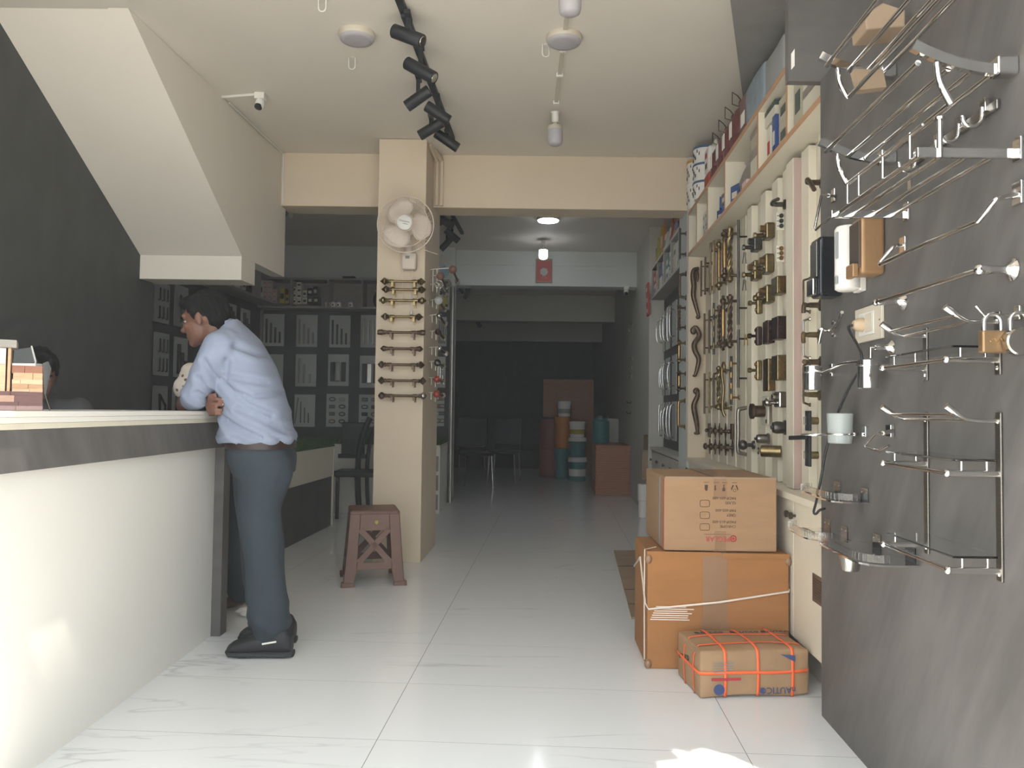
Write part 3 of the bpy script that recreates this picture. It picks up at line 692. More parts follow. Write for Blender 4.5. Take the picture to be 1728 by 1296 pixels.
# soap dispensers
t=T('soap_dispenser','gold box-shaped soap dispenser, first of three beside the switch','soap dispenser',tuple(L(2.26,0,1.49)),RZR,'soap dispensers')
def boxP(t,Y0,Y1,d0,d1,z0,z1,nm,m,bev):
    b=B(t,1); vs=[L(Y,d,z) for Y in(Y0,Y1) for d in(d0,d1) for z in(z0,z1)]
    b.add(vs,[(0,1,3,2),(4,6,7,5),(0,4,5,1),(2,3,7,6),(0,2,6,4),(1,5,7,3)]); return b.o(nm,m,bevel=bev,seg=4)
boxP(t,2.25,2.33,.001,.074,1.497,1.668,'body',gold,.012); boxP(t,2.252,2.328,.0745,.079,1.515,1.655,'window',mat('smoky_window','#4a4038',.15),.002); boxP(t,2.262,2.318,.076,.094,1.49,1.53,'push_lever',gold,.004)
t=T('soap_dispenser','white cylindrical soap dispenser between the gold and black ones','soap dispenser',tuple(L(2.42,0,1.47)),RZR,'soap dispensers')
c=L(2.42,.048,1.472)
B(t,1).lathe(c,(0,0,1),[(0,.030),(.006,.039),(.047,.0395),(.048,.038),(.049,.0395),(.195,.0395),(.204,.034),(.205,.012),(.209,.011)],28).o('body',white,smooth=35)
boxP(t,2.39,2.45,.001,.022,1.47,1.53,'wall_bracket',white,.004)
B(t,1).bar(c+NR*.036+UP*.10+UR*-.012,c+NR*.036+UP*.185+UR*-.012,.012,.012,(1,0,0)).o('window',grey,bevel=.003)
B(t,1).bar(c+NR*.037+UP*.02+UR*-.01,c+NR*.037+UP*.045+UR*-.01,.014,.012,(1,0,0)).o('push_button',grey,bevel=.003)
t=T('soap_dispenser','black soap dispenser with chrome push lever, farthest of the three','soap dispenser',tuple(L(2.6,0,1.48)),RZR,'soap dispensers')
boxP(t,2.585,2.68,.001,.082,1.482,1.686,'body',mat('gloss_black','#14161b',.15),.012); boxP(t,2.60,2.665,.0825,.087,1.55,1.67,'window',steel,.002); boxP(t,2.60,2.665,.084,.10,1.488,1.545,'push_lever',chrome,.004)
# bar 4 S-shaped
t=TP('towel_bar','chrome towel bar with stepped bends, running under the gold dispenser','towel bar',1525,415)
plate(t,1527,415,.034,.05); plate(t,1722,326,.034,.05)
tb(t,smoothp([W(1525,414,.006),W(1512,415,.03),W(1505,420,.045),W(1484,445,.07),W(1500,440,.07),W(1540,421,.07),W(1600,395,.07),W(1645,376,.068),W(1654,370,.066),W(1676,342,.06),W(1683,336,.055),W(1700,332,.03),W(1720,328,.006)],4),.0058,'bar')
# bar 5
t=TP('towel_bar','straight chrome towel bar on two round rosettes, above the switch','towel bar',1527,508)
def rosette(t,px,py,r,tipd,rr=.007):
    p=W(px,py); B(t,1).lathe(p+NR*.0006,NR,[(0,r),(.004,r),(.012,r*.55),(.02,r*.38),(.035,r*.36),(.05,r*.42),(tipd-.008,r*.45),(tipd,r*.3)],24).o('rosette',chrome,smooth=50)
rosette(t,1712,455,.024,.075); rosette(t,1527,509,.024,.075)
a=W(1712,455)+NR*.07; c=W(1527,509)+NR*.07; e=(a-c).normalized()
tb(t,[c-e*.02,a+e*.02],.0062,'bar'); B(t,1).ell(c-e*.02,.010,12,8).o('end_ball',chrome,smooth=60); B(t,1).ell(a+e*.0,.013,12,8).o('end_ball',chrome,smooth=60)
# switch plate with plug and cable
t=T('switch_socket','white switch and socket plate with a plug in it','switch',tuple(L(2.36,0,1.36)),RZR)
boxP(t,2.262,2.462,.0006,.010,1.309,1.416,'plate',ivory,.002); boxP(t,2.31,2.425,.0105,.013,1.328,1.398,'module',white,.0015)
boxP(t,2.318,2.37,.0135,.016,1.336,1.392,'rocker',ivory,.002); B(t,1).lathe(L(2.39,.0136,1.362),NR,[(0,.022),(.018,.02),(.03,.012)],16).o('plug',mat('beige_plug','#b8a184',.5),smooth=40)
for Y in (2.275,2.45): B(t,1).lathe(L(Y,.0102,1.365),NR,[(0,.003),(.001,.003)],8).o('screw',steel)
t=TP('power_cable','black cable hanging from the socket plate to the cabinet ledge','cable',1470,556)
p0=L(2.39,.045,1.36)
tb(t,smoothp([p0,p0+NR*.012-UP*.012,W(1455,606,.055),W(1430,660,.06),W(1408,712,.06),W(1393,765,.07),W(1384,815,.09),W(1377,848,.09),W(1373,864,.09),W(1377,867,.085),W(1383,861,.08),W(1392,858,.06)],5),.0042,'cable',black,8)
# tiered glass shelves
YN,YF,DD=1.676,2.005,.113
def tier(t,z,glass=True):
    for Y in (YN,YF): B(t,1).tube([L(Y,.004,z),L(Y,DD,z)],.0075,10).o('side_rail',chrome,smooth=60)
    B(t,1).tube([L(YN,DD,z),L(YF,DD,z)],.0048,8).o('front_rail',chrome,smooth=60)
    for Y in (YN,YF): B(t,1).ell(L(Y,DD+.002,z),.0088,10,8).o('corner_knob',chrome,smooth=60)
    for Y,d in ((YN,.085),(YN,.03),(YF,.085),(YF,.03)): B(t,1).cyl(L(Y,d,z+.006),L(Y,d,z+.026),.0035,n=8).o('post',chrome,smooth=60)
    boxP(t,YN-.004,YF+.004,.004,DD-.006,z+.0265,z+.0315,'glass_plate',glassm,.001)
def hooks(t,z):
    for Y in (YN,YF):
        pts=smoothp([L(Y,.004,z),L(Y,.05,z),L(Y,.075,z+.004),L(Y,.098,z+.018),L(Y,.118,z+.032)],3)
        B(t,1).tube(pts,[.0045]*(len(pts)-6)+[.0055,.0065,.0075,.008,.008,.008],10).o('hook_arm',chrome,smooth=60)
    B(t,1).tube([L(YN,.095,z+.012),L(YF,.095,z+.012)],.0038,8).o('cross_rod',chrome,smooth=60)
    B(t,1).tube([L(YN,.06,z+.0),L(YF,.06,z)],.0038,8).o('cross_rod',chrome,smooth=60)
def uprights(t,z0,z1):
    for Y in (YN,YF):
        boxP(t,Y-.011,Y+.011,.0006,.006,z0,z1,'upright',steel,.002)
        for z in (z0+.015,z1-.02): B(t,1).lathe(L(Y,.0062,z),NR,[(0,.005),(.003,.003)],10).o('screw',chrome)
t=T('glass_shelf_rack','two-tier chrome rack with one glass shelf, below the round-rosette bar','bath shelf',tuple(L(1.84,0,1.18)),RZR,'chrome shelf racks')
uprights(t,1.172,1.31); hooks(t,1.288); tier(t,1.204)
t=T('glass_shelf_rack','three-tier chrome rack with two glass shelves, lowest on the panel','bath shelf',tuple(L(1.84,0,.73)),RZR,'chrome shelf racks')
uprights(t,.725,1.09); hooks(t,1.072); tier(t,.957); tier(t,.748)
# padlocks on a peg
t=T('peg_hook','chrome peg carrying the padlocks at the right edge','hook',tuple(L(1.62,0,1.33)),RZR)
plate(t,1722,528,.02,.03); tb(t,[L(1.60,.004,1.293),L(1.60,.075,1.292),L(1.60,.092,1.312)],.003,'peg')
def padlock(label,d,m,rnd,Y=1.60,zt=1.29):
    p=L(Y,d,zt); t=T('padlock',label,'padlock',tuple(p),RZR,'padlocks on the peg')
    r=.017
    pts=[(0,-r,-.032),(0,-r,-.012)]+[(0,-r*math.cos(i*PI/10),-.012+.017*math.sin(i*PI/10)) for i in range(1,10)]+[(0,r,-.012),(0,r,-.032)]
    pts=[(y,x*0,z) for x,y,z in pts]
    B(t).tube(pts,.0042,10).o('shackle',chrome,smooth=60)
    if rnd: B(t).lathe((0,.011,-.055),(0,-1,0),[(0,.026),(.003,.029),(.019,.029),(.022,.026)],28).o('body',m,smooth=40)
    else:
        B(t).box(-.025,.025,-.010,.010,-.077,-.03).o('body',m,bevel=.004,seg=3); b=B(t)
        b.tube([(.008+.0*i,0,0) for i in range(2)] if 0 else [(-.013+.0022*i,.0108,-.05+.004*math.sin(i*1.1)) for i in range(12)],.001,4).o('engraving',brassy)
padlock('brass square padlock hanging on the chrome peg',.058,mat('satin_brass','#8f7352',.38,.7),False)
padlock('round chrome padlock hanging beside the brass one',.018,chromed,True,Y=1.575)
# cup holders
t=TP('tumbler_holder','chrome cup in a ring holder on a round rosette, near one','cup holder',1505,586,'chrome cup holders')
rosette(t,1507,587,.022,.045)
p=W(1507,587)+NR*.045; tb(t,[p,p+NR*.018,p+NR*.018-UP*.03],.004,'stem'); 
c=L(2.232,.062,1.158)
B(t,1).lathe(c,(0,0,1),[(0,.026),(.002,.029),(.082,.029),(.083,.026),(.006,.025),(.004,.0)],28).o('cup',chrome,smooth=40)
B(t,1).tube([c+V((.0305*math.cos(i*PI/12),.0305*math.sin(i*PI/12),.066)) for i in range(24)],.0028,6,True).o('ring',chrome,smooth=60)
B(t,1).bar(c+UP*.066+NR*-.03,c+UP*.066+NR*-.058,.012,.008).o('arm',chrome)
t=TP('tumbler_holder','chrome cup in a long-armed holder at the far edge of the panel','cup holder',1408,625,'chrome cup holders')
for py in (617,632): plate(t,1408,py,.02,.014,.012)
c=L(2.69,.07,1.166)
B(t,1).lathe(c,(0,0,1),[(0,.027),(.002,.031),(.083,.031),(.084,.028),(.006,.027),(.004,.0)],28).o('cup',chrome,smooth=40)
B(t,1).tube([c+V((.0325*math.cos(i*PI/12),.0325*math.sin(i*PI/12),.062)) for i in range(24)],.003,6,True).o('ring',chrome,smooth=60)
tb(t,smoothp([c+UP*.062+NR*-.03,W(1405,622,.04),W(1425,613,.05),W(1453,610,.05)],4),.006,'arm')
# robe hook
t=TP('robe_hook','curved chrome double robe hook beside the far cup','robe hook',1408,552)
for py in (545,566): B(t,1).lathe(W(1409,py)+NR*.0006,NR,[(0,.012),(.006,.011),(.010,.006)],14).o('stud',chrome,smooth=40)
tb(t,smoothp([W(1421,527,.05),W(1417,538,.04),W(1411,549,.02),W(1403,556,.02),W(1394,558,.035),W(1386,556,.06)],4),.0055,'upper_hook'); tb(t,[W(1387,556,.058),W(1384,568,.06),W(1382,579,.058)],.0055,'lower_hook')
# frosted tumbler in double ring holder
t=TP('tumbler_holder','ring holder with a frosted glass tumbler above the acrylic shelves','cup holder',1462,728)
plate(t,1463,728,.026,.034,.01); plate(t,1410,722,.02,.03,.01)
c=L(2.46,.06,.99)
B(t,1).lathe(c,(0,0,1),[(0,.033),(.002,.036),(.095,.040),(.096,.037),(.006,.033),(.004,0)],28).o('tumbler',frost,smooth=40)
B(t,1).tube([c+V((.0405*math.cos(i*PI/12),.0405*math.sin(i*PI/12),.03)) for i in range(24)],.003,6,True).o('ring',chrome,smooth=60)
B(t,1).bar(L(2.44,.009,1.02),L(2.44,.028,1.02),.012,.01).o('arm',chrome)
B(t,1).tube([L(2.65+.045*math.cos(i*PI/12),.075+.045*math.sin(i*PI/12),1.012) for i in range(24)],.003,6,True).o('ring',chrome,smooth=60)
tb(t,[L(2.46,.02,1.018),L(2.62,.035,1.012)],.004,'link_bar')
# towel ring 2
t=TP('towel_ring','chrome diamond towel ring below the robe hooks and plug cable','towel ring',1505,727)
plate(t,1506,727,.034,.036,.012); tb(t,[W(1506,727,.012),W(1490,731,.05)],.006,'stem')
tb(t,[W(1490,731,.05),W(1478,731,.055),W(1459,752,.06),W(1463,755,.06),W(1484,761,.06),W(1500,752,.055)],.0042,'ring')
# acrylic corner shelves
def acrylic(label,Y0,Y1,d,z,tabs):
    t=T('acrylic_shelf',label,'acrylic shelf',tuple(L((Y0+Y1)/2,0,z)),RZR,'clear acrylic corner shelves')
    pts=[(Y0,.001),(Y1,.001)]; n=8
    for i in range(n+1):
        a=i*PI/2/n; pts.append((Y1-.05+.05*math.cos(a),d-.05+.05*math.sin(a)))
    for i in range(n+1):
        a=PI/2+i*PI/2/n; pts.append((Y0+.07+.07*math.cos(a),d-.07+.07*math.sin(a)))
    def pl(b,z0,z1,pp):
        n=len(pp); vs=[L(y,dd,z0) for y,dd in pp]+[L(y,dd,z1) for y,dd in pp]
        b.add(vs,[tuple(range(n)),tuple(range(n,2*n))[::-1]]+[(i,n+i,n+(i+1)%n,(i+1)%n) for i in range(n)])
    b=B(t,1); pl(b,z,z+.005,pts); b.o('plate',clearp)
    ring=[L(y,dd,z+.02) for y,dd in pts[2:]]
    b=B(t,1)
    for i in range(len(ring)-1): b.bar(ring[i],ring[i+1],.004,.02)
    b.o('rim',clearp)
    for Y in tabs: boxP(t,Y-.03,Y+.03,.0008,.004,z+.003,z+.045,'wall_tab',clearp,.001)
    for Y in tabs:
        for k in (-.018,.018): B(t,1).lathe(L(Y+k,.0042,z+.03),NR,[(0,.0035),(.002,.003)],8).o('screw',steel)
acrylic('upper clear acrylic corner shelf, just below the ledge and cable end',2.36,2.72,.115,.81,(2.41,2.64))
acrylic('middle clear acrylic shelf, reaching past the far edge of the panel',2.52,2.80,.135,.668,(2.58,2.74))
acrylic('lowest and nearest clear acrylic shelf, with a steel cup below',2.04,2.42,.155,.682,(2.10,2.32))
t=T('steel_cup','small steel cup hanging under the lowest acrylic shelf','cup',tuple(L(2.30,.09,.62)),RZR)
B(t).lathe((0,0,0),(0,0,1),[(0,.022),(.004,.026),(.06,.033),(.061,.030),(.006,.022),(.005,0)],24).o('cup',chromed,smooth=40)
# ================================================================== white hardware display, right wall, first bay
AF=.985
def RT(name,label,cat,Y,z=0,group=None,a=AF): return T(name,label,cat,(RW(Y,a),Y,z),RZR,group)
def D(Y,d,z): return V((RW(Y,AF-d),Y,z))             # d out of the front plane
def boxD(t,Y0,Y1,d0,d1,z0,z1,nm,m,bev=0,b=None):
    bb=b or B(t,1); bb.add([D(Y,d,z) for Y in(Y0,Y1) for d in(d0,d1) for z in(z0,z1)],[(0,1,3,2),(4,6,7,5),(0,4,5,1),(2,3,7,6),(0,2,6,4),(1,5,7,3)])
    return bb.o(nm,m,bevel=bev) if b is None else bb
UY0,UY1=2.83,5.81
t=RT('base_cabinet','long white base cabinet under the hardware display, behind the cartons','cabinet',4.3)
boxD(t,UY0,UY1,-.245,-.035,.15,.72,'carcass',offw); boxD(t,UY0,UY1,-.245,-.09,0,.15,'toe_kick',wallw); boxD(t,UY0,UY1,-.25,.004,.722,.75,'worktop',offw2,.002)
ys=[2.83,3.25,3.67,4.09,4.51,4.93,5.37,5.81]
for i in range(7):
    dr=boxD(t,ys[i]+.002,ys[i+1]-.002,-.034,-.014,.152,.718,'door',offw2,.0015)
    yk=ys[i]+.03 if i%2 else ys[i+1]-.03
    b=B(t,1); c=D(yk,-.0135,.66); b.lathe(c,NR,[(0,.006),(.012,.006),(.014,.014),(.024,.016),(.028,.011)],14); k=b.o('knob',gunm,smooth=40); k.parent=dr
    if i==0:
        v=boxD(t,2.885,3.0,-.0138,-.010,.365,.47,'vent_grille',mat('vent_brown','#5d4a3a',.5)); v.parent=dr
        b=B(t,1)
        for r_ in range(5):
            for c_ in range(8): boxD(t,2.897+r_*.02,2.911+r_*.02,-.0099,-.0094,.378+c_*.0105,.383+c_*.0105,'',black,0,b)
        s=b.o('vent_slot',black); s['kind']='stuff'; s.parent=dr
# display board: backing with raised strips and one deep strip
t=RT('display_board','tall off-white ribbed board showing handles and locks above the base cabinet','display board',4.3,.75)
boxD(t,UY0,UY1,-.25,-.135,.7505,2.262,'backing',offw)
for Y in (2.96,3.13,3.355,3.64,3.82,4.04,4.33,4.58,4.83,5.08,5.33,5.58):
    boxD(t,Y-.05,Y+.05,-.1345,-.098 if Y<4.4 else -.125,.752,2.25 if Y<4.4 else 2.26,'raised_strip',offw2,.002)
sw=boxD(t,3.41,3.515,-.1345,-.063,.752,2.23,'deep_strip',offw2,.002)
boxD(t,3.4085,3.4095,-.1335,-.065,.754,2.228,'side_face',pinkw)
boxD(t,UY1-.03,UY1,-.134,.0,.7505,2.262,'end_panel',cream)
boxD(t,UY0,UY0+.018,-.134,.0,.7505,2.262,'end_panel',offw2)
# upper shelf with tan edges
def wall_shelf(label,Y0,Y1,z0,z1,divs,dep=.245,body=offw2,edge=tan):
    t=RT('wall_shelf',label,'shelf',(Y0+Y1)/2,z0)
    for z in (z0,z1-.024):
        boxD(t,Y0,Y1,-dep,-.003,z,z+.024,'shelf_board',body); boxD(t,Y0,Y1,-.0028,0,z,z+.024,'edge_band',edge)
    boxD(t,Y0,Y1,-dep,-dep+.008,z0+.0245,z1-.0245,'back_panel',offw)
    for Y in divs:
        boxD(t,Y-.010,Y+.010,-dep+.009,-.003,z0+.0245,z1-.0245,'divider',body); boxD(t,Y-.010,Y+.010,-.0028,0,z0+.0245,z1-.0245,'edge_band',edge)
    return t
ZS0,ZS1=2.264,2.60
wall_shelf('long tan-edged wall shelf above the hardware display',UY0,UY1,ZS0,ZS1,(2.86,3.30,3.78,4.53,5.05,5.45,5.795))
def carton(label,Y,dY,d1,dep,z,h,m,lid=None,tilt=0,nm='carton',cat='box',grp=None,tag=None):
    t=T(nm,label,cat,(RW(Y,AF-d1+dep/2),Y,z+.001),RZR+tilt,grp)
    B(t).box(-dep/2,dep/2,-dY/2,dY/2,0,h*.72 if lid else h).o('body',m,bevel=.002)
    if lid: B(t).box(-dep/2-.002,dep/2+.002,-dY/2-.002,dY/2+.002,h*.7,h).o('lid',lid,bevel=.002)
    if tag: B(t).box(dep/2+.0003,dep/2+.0015,-dY*.3,dY*.3,h*.25,h*.6).o('label_sticker',tag)
    return t
palec=mat('pale_box','#a9a491',.6); palew=mat('white_box','#c9c4b4',.6); foil=mat('silver_bag','#8d8680',.3,.4,bump=.5,scale=20); darkg=mat('dark_green_edge','#3c4a46',.5)
zb=ZS0+.0255
g1='cartons in the shelf over the hardware display'
carton('lower pale carton with foil lid, at the near end of the tan-edged shelf',3.02,.22,-.02,.2,zb,.12,palew,foil,grp=g1)
carton('upper pale carton with foil lid, at the near end of the tan-edged shelf',3.02,.22,-.02,.2,zb+.122,.12,palew,foil,grp=g1)
carton('tall pale carton beside the foil-lidded pair in the tan-edged shelf',3.20,.11,-.02,.2,zb,.255,palec,grp=g1,tag=darkg)
carton('lower of two pale cartons right of the blue box, tan-edged shelf',3.40,.15,-.02,.2,zb,.11,palec,None,grp=g1,tag=darkg)
carton('middle pale carton right of the blue box, tan-edged shelf',3.40,.15,-.02,.2,zb+.112,.11,palec,None,grp=g1,tag=darkg)
carton('blue carton standing in the tan-edged shelf',3.56,.05,-.02,.18,zb,.19,blueb,None,grp=g1,tag=palew)
carton('narrow cream carton just left of the blue carton',3.68,.06,-.03,.18,zb,.18,palew,None,grp=g1,tag=inkr)
carton('pale carton with dark base set across the narrow cream carton',3.66,.17,-.03,.19,zb+.192,.08,palew,darkg,grp=g1)
carton('open pale box with crumpled foil, right of the crumpled foil bag',3.92,.22,-.03,.2,zb,.17,palew,foil,grp=g1)
carton('white carton standing on the open pale box in the tan-edged shelf',3.93,.2,-.03,.19,zb+.172,.09,palec,foil,grp=g1)
carton('small pink carton on the tan-edged shelf before the foil bag',4.13,.10,-.02,.12,zb,.05,pinkb,None,grp=g1)
t=carton('leaning tall white carton beside the crumpled foil bag',4.17,.08,-.09,.12,zb,.2,palew,None,.2,grp=g1)
t=T('foil_bag','crumpled grey foil bag in the tan-edged shelf','bag',(RW(4.30,AF+.12),4.30,zb+.001),RZR)
b=B(t); rr=random.Random(3)
b.lathe((0,0,0),(.1,.05,1),[(0,.05),(.04,.075),(.1,.07),(.15,.05),(.19,.03),(.21,.035)],14); b.v=[v+V((rr.uniform(-.008,.008),rr.uniform(-.008,.008),0)) for v in b.v]; b.o('bag',foil,smooth=50)
carton('small dark blue packet with white dots before the foil bag',4.38,.09,-.02,.10,zb,.10,blueb,None,.3,grp='blue packets in the tan-edged shelf',tag=palew)
for i,(Y,z,ti) in enumerate(((4.62,0,.2),(4.72,0,-.3),(4.82,0,.4),(4.70,.075,.1),(4.80,.075,-.2))):
    carton(('dark blue packet nearest the middle divider','dark blue packet second from the middle divider','dark blue packet third from the middle divider','dark blue packet stacked upper near side','dark blue packet stacked upper far side')[i],Y,.085,-.03,.13,zb+z,.072,blueb if i!=3 else darkp,None,ti,grp='blue packets in the tan-edged shelf',tag=palew)
carton('grey wrapped carton leaning behind the blue packets',4.66,.10,-.14,.07,zb+.15,.12,foil,None,.1,grp=g1)
carton('dark slim carton standing by the divider near the blue packets',4.585,.03,-.13,.1,zb+.148,.14,darkp,None,grp=g1)
for i in range(4):
    for k in range(3): carton('small white packet, column %s, %s, in the far compartments of the tan-edged shelf'%(('one','two','three','four')[i],('bottom','middle','top')[k]),5.10+.075*i+ (.09 if i>3 else 0),.06,-.03,.13,zb+k*.062,.058,palew if (i+k)%3 else foil,None,grp='small white packets in the far compartments',tag=darkp)
carton('brown carton in the last compartment of the tan-edged shelf',5.6,.18,-.05,.17,zb,.16,cardd,None,grp=g1)
# things on top of the shelf
zt=ZS1+.001
def tub(label,Y,d,z,r,h,rim,side=white,marks=True,grp='tubs on top of the tan-edged shelf'):
    t=T('paint_tub',label,'tub',(RW(Y,AF-d),Y,z),RZR,grp)
    B(t).lathe((0,0,0),(0,0,1),[(0,r*.9),(h*.86,r)],22).o('body',side,smooth=40)
    B(t).lathe((0,0,h*.861),(0,0,1),[(0,r*1.05),(h*.06,r*1.05),(h*.13,r*1.0),(h*.134,0)],22).o('lid',rim,smooth=40)
    if marks:
        b=B(t); 
        for k in range(9):
            a=-.9+.22*k; zz=h*(.2+.55*((k*37)%10)/10); b.cb((r*.955*math.cos(a)+.002,r*.955*math.sin(a),zz),(.004,.014,.02),None)
        b.o('printed_marks',(inkd,inkb,inkr)[int(Y*10)%3])
bl=mat('blue_lid','#4a6486',.5); ol=mat('orange_lid','#c08c3e',.5)
tub('white tub with orange rim at the far end of the shelf top',5.70,-.06,zt,.085,.19,white); tub('upper white tub with orange rim at the far end of the shelf top',5.70,-.06,zt+.192,.085,.17,ol)
tub('lowest of three blue-rimmed white tubs',5.44,-.06,zt,.085,.125,bl); tub('middle of three blue-rimmed white tubs',5.44,-.06,zt+.126,.085,.125,bl); tub('topmost of three blue-rimmed white tubs, nearest the ceiling',5.44,-.06,zt+.252,.085,.12,bl)
t=T('jerry_can','white and red jerry can between the tubs and maroon bottles','can',(RW(5.14,AF+.07),5.14,zt),RZR)
B(t).box(-.06,.06,-.075,.075,0,.09).o('red_base',redb,bevel=.01); B(t).box(-.06,.06,-.075,.075,.091,.27).o('body',white,bevel=.018,seg=3); B(t).tube([(0,-.05,.27),(0,-.045,.31),(0,.02,.315),(0,.04,.27)],.012,8).o('handle',white,smooth=50)
for z in (.13,.2): B(t).box(.0602,.0615,-.03,.02,z,z+.035).o('printed_mark',inkr if z>.15 else inkd)
for i,Y in enumerate((4.93,4.74,4.56,4.37)):
    h=.25+.01*i
    t=T('maroon_bottle','maroon bottle with wire handle on the shelf top, %s from the jerry can'%('first','second','third','fourth')[i],'bottle',(RW(Y,AF+.07),Y,zt),RZR,'maroon bottles on the shelf top')
    B(t).lathe((0,0,0),(0,0,1),[(0,.062),(.01,.07),(.06,.072),(.07,.066),(.08,.072),(.15,.07),(h-.06,.045),(h-.04,.024),(h-.005,.024),(h,.02)],20).o('body',maroon,smooth=40)
    B(t).box(.068,.0735,-.028,.028,.06,.15).o('label_sticker',paper,bevel=.002)
    B(t).tube([(.0,-.022,h-.03),(.05,-.05,h),(.06,.0,h+.05),(.04,.045,h+.01),(0,.022,h-.03)],.003,6).o('wire_handle',bronze)
carton('brown carton with a white label beside the maroon bottles on the shelf top',4.16,.15,-.02,.16,zt,.215,maroon,None,tag=paper)
def sack(label,Y,dY,h,m,seed):
    t=T('sack',label,'sack',(RW(Y,AF+.08),Y,zt),RZR,'sacks on the shelf top')
    b=B(t); P=soft(b,-.075,.075,-dY/2,dY/2,0,h,8,.02,seed); o=b.o('sack',m,smooth=60); w_=o.modifiers.new('weld','WELD'); w_.merge_threshold=.001; bv=o.modifiers.new('soft_edge','BEVEL'); bv.width=.03; bv.segments=3
sack('grey-blue printed sack on the shelf top beside the brown carton',3.86,.36,.20,mat('grey_sack','#7d8790',.7,var=.2,scale=14,bump=.3),2)
sack('dark wrapped bundle lying at the near end of the shelf top',3.50,.30,.17,MT['grey_plastic'],5)
# ---------------------------------------------------------------- handles on the board
AB=AF+.097                                             # strip fronts
def pull(px,y0,y1,style,label,m,d=.045,r=.009,grp='antique pull handles on the hardware display',a=AB+.025):
    top=atA(px,y0,a-d); bot=atA(px,y1,a-d); Y=(top.y+bot.y)/2; h=abs(top.z-bot.z); zc=(top.z+bot.z)/2
    t=T('pull_handle',label,'door handle',(RW(Y,a),Y,zc),RZR,grp)
    H=h/2
    if style in('round','square','flat'):
        if style=='round': B(t).cyl((d,0,-H),(d,0,H),r,n=10).o('bar',m,smooth=40)
        else: B(t).box(d-r*.7,d+r*.7,-r*(1 if style=='square' else 2),r*(1 if style=='square' else 2),-H,H).o('bar',m,bevel=.002)
        posts=(-H*.68,H*.68)
    elif style=='turned':
        f=r; B(t).lathe((d,0,-H),(0,0,1),[(0,.002),(h*.02,f),(h*.05,f*.6),(h*.08,f*1.7),(h*.12,f*1.8),(h*.16,f*.8),(h*.2,f*1.2),(h*.24,f*.9),(h*.5,f*1.1),(h*.76,f*.9),(h*.8,f*1.2),(h*.84,f*.8),(h*.88,f*1.8),(h*.92,f*1.7),(h*.95,f*.6),(h*.98,f),(h,.002)],14).o('bar',m,smooth=50)
        B(t).lathe((d,0,-h*.24),(0,0,1),[(0,f*1.12),(h*.24,f*1.3),(h*.48,f*1.12)],14).o('sleeve',brassy,smooth=50); posts=(-H*.7,H*.7)
    elif style=='twist':
        b=B(t)
        for k in range(2): b.tube([(d+r*.55*math.cos(i*.7+k*PI),r*.55*math.sin(i*.7+k*PI),-H*.8+h*.8*i/28) for i in range(29)],r*.72,6)
        for s in (-1,1): b.lathe((d,0,s*H*.78),(0,0,s),[(0,r*1.2),(H*.06,r*1.6),(H*.14,r*1.6),(H*.17,r*.7),(H*.2,r*.9),(H*.22,.001)],12)
        b.o('bar',m,smooth=50); posts=(-H*.74,H*.74)
    elif style=='striped':
        n=9
        for k in range(n): B(t).cyl((d,0,-H+h*k/n),(d,0,-H+h*(k+.98)/n),r if k%2 else r*.85,n=10).o('ring',m if k%2 else black,smooth=40)
        posts=(-H*.7,H*.7)
    elif style=='bow':
        B(t).tube(smoothp([(.004,0,H),(d*.8,0,H*.92),(d,0,H*.8),(d,0,0),(d,0,-H*.8),(d*.8,0,-H*.92),(.004,0,-H)],4),r,10).o('bar',m,smooth=60)
        for s in (-1,1): B(t).lathe((.001,0,s*H),(1,0,0),[(0,r*2),(.004,r*1.8),(.008,r)],12).o('base_disc',m,smooth=40)
        return t
    elif style=='spoon':
        B(t).tube(smoothp([(d,0,H),(d+.01,.0,H*.6),(d,0,0),(d+.006,0,-H*.7),(d-.01,.006,-H)],5),r,8).o('bar',m,smooth=60); B(t).ell((d,0,H*.82),(r*1.2,r*2.6,H*.2),12,8).o('leaf',m,smooth=60); posts=(-H*.7,H*.7)
    for z in posts:
        B(t).lathe((.001,0,z),(1,0,0),[(0,r*1.7),(.004,r*1.6),(.007,r*.7),(d,r*.7)],10).o('post',m,smooth=40)
    return t
P_=[(1183.6,440,500,'round','slim bronze pull beside the topmost animal handle',bronze,.007),(1190,434,497,'square','square bronze pull, second bar of the top row',bronze,.008),
(1199,410,497,'flat','flat brass pull in the top row left of the ornate one',brass,.008),(1205,406,495,'flat','long flat gold-brown pull next to the ornate one, top row',brassy,.007),
(1213.5,403,490,'turned','ornate turned brass pull with yellow sleeve, top row',brass,.011),(1223,386,475,'turned','thick dark turned pull with ball ends, top row',bronze,.014),
(1232,382,477,'twist','twisted-rope brass pull at the end of the top row',brass,.013),
(1189,529,598,'round','slim bronze pull, first bar of the second row',bronze,.007),(1197,523,596,'square','square bronze pull, second row',bronze,.008),
(1204.5,511,598,'striped','pull with ribbed ends in the middle of the second row',brass,.009),(1213.5,514,584,'twist','thin twisted bronze pull of the second row',bronze,.009),
(1220.5,498,592,'turned','turned pull with bright yellow middle, second row',bronze,.012),(1232,496,588,'twist','large rope-twist bronze pull ending the second row',bronze,.013),
(1189,630,698,'round','slim bronze pull, first bar of the third row',bronze,.007),(1197,628,697,'square','square brass pull of the third row',brass,.008),
(1204.5,628,690,'bow','curved bow pull of the third row',bronze,.007),(1213,617,692,'twist','knotted twisted brass pull of the third row',brass,.011),
(1221,611,703,'spoon','leaf-topped spoon-shaped pull of the third row',brass,.010),(1234,601,683,'striped','black and gold banded pull ending the third row',brassy,.010)]
for px,y0,y1,st,lb,m,r in P_: pull(px,y0,y1,st,lb,m,.05,r)
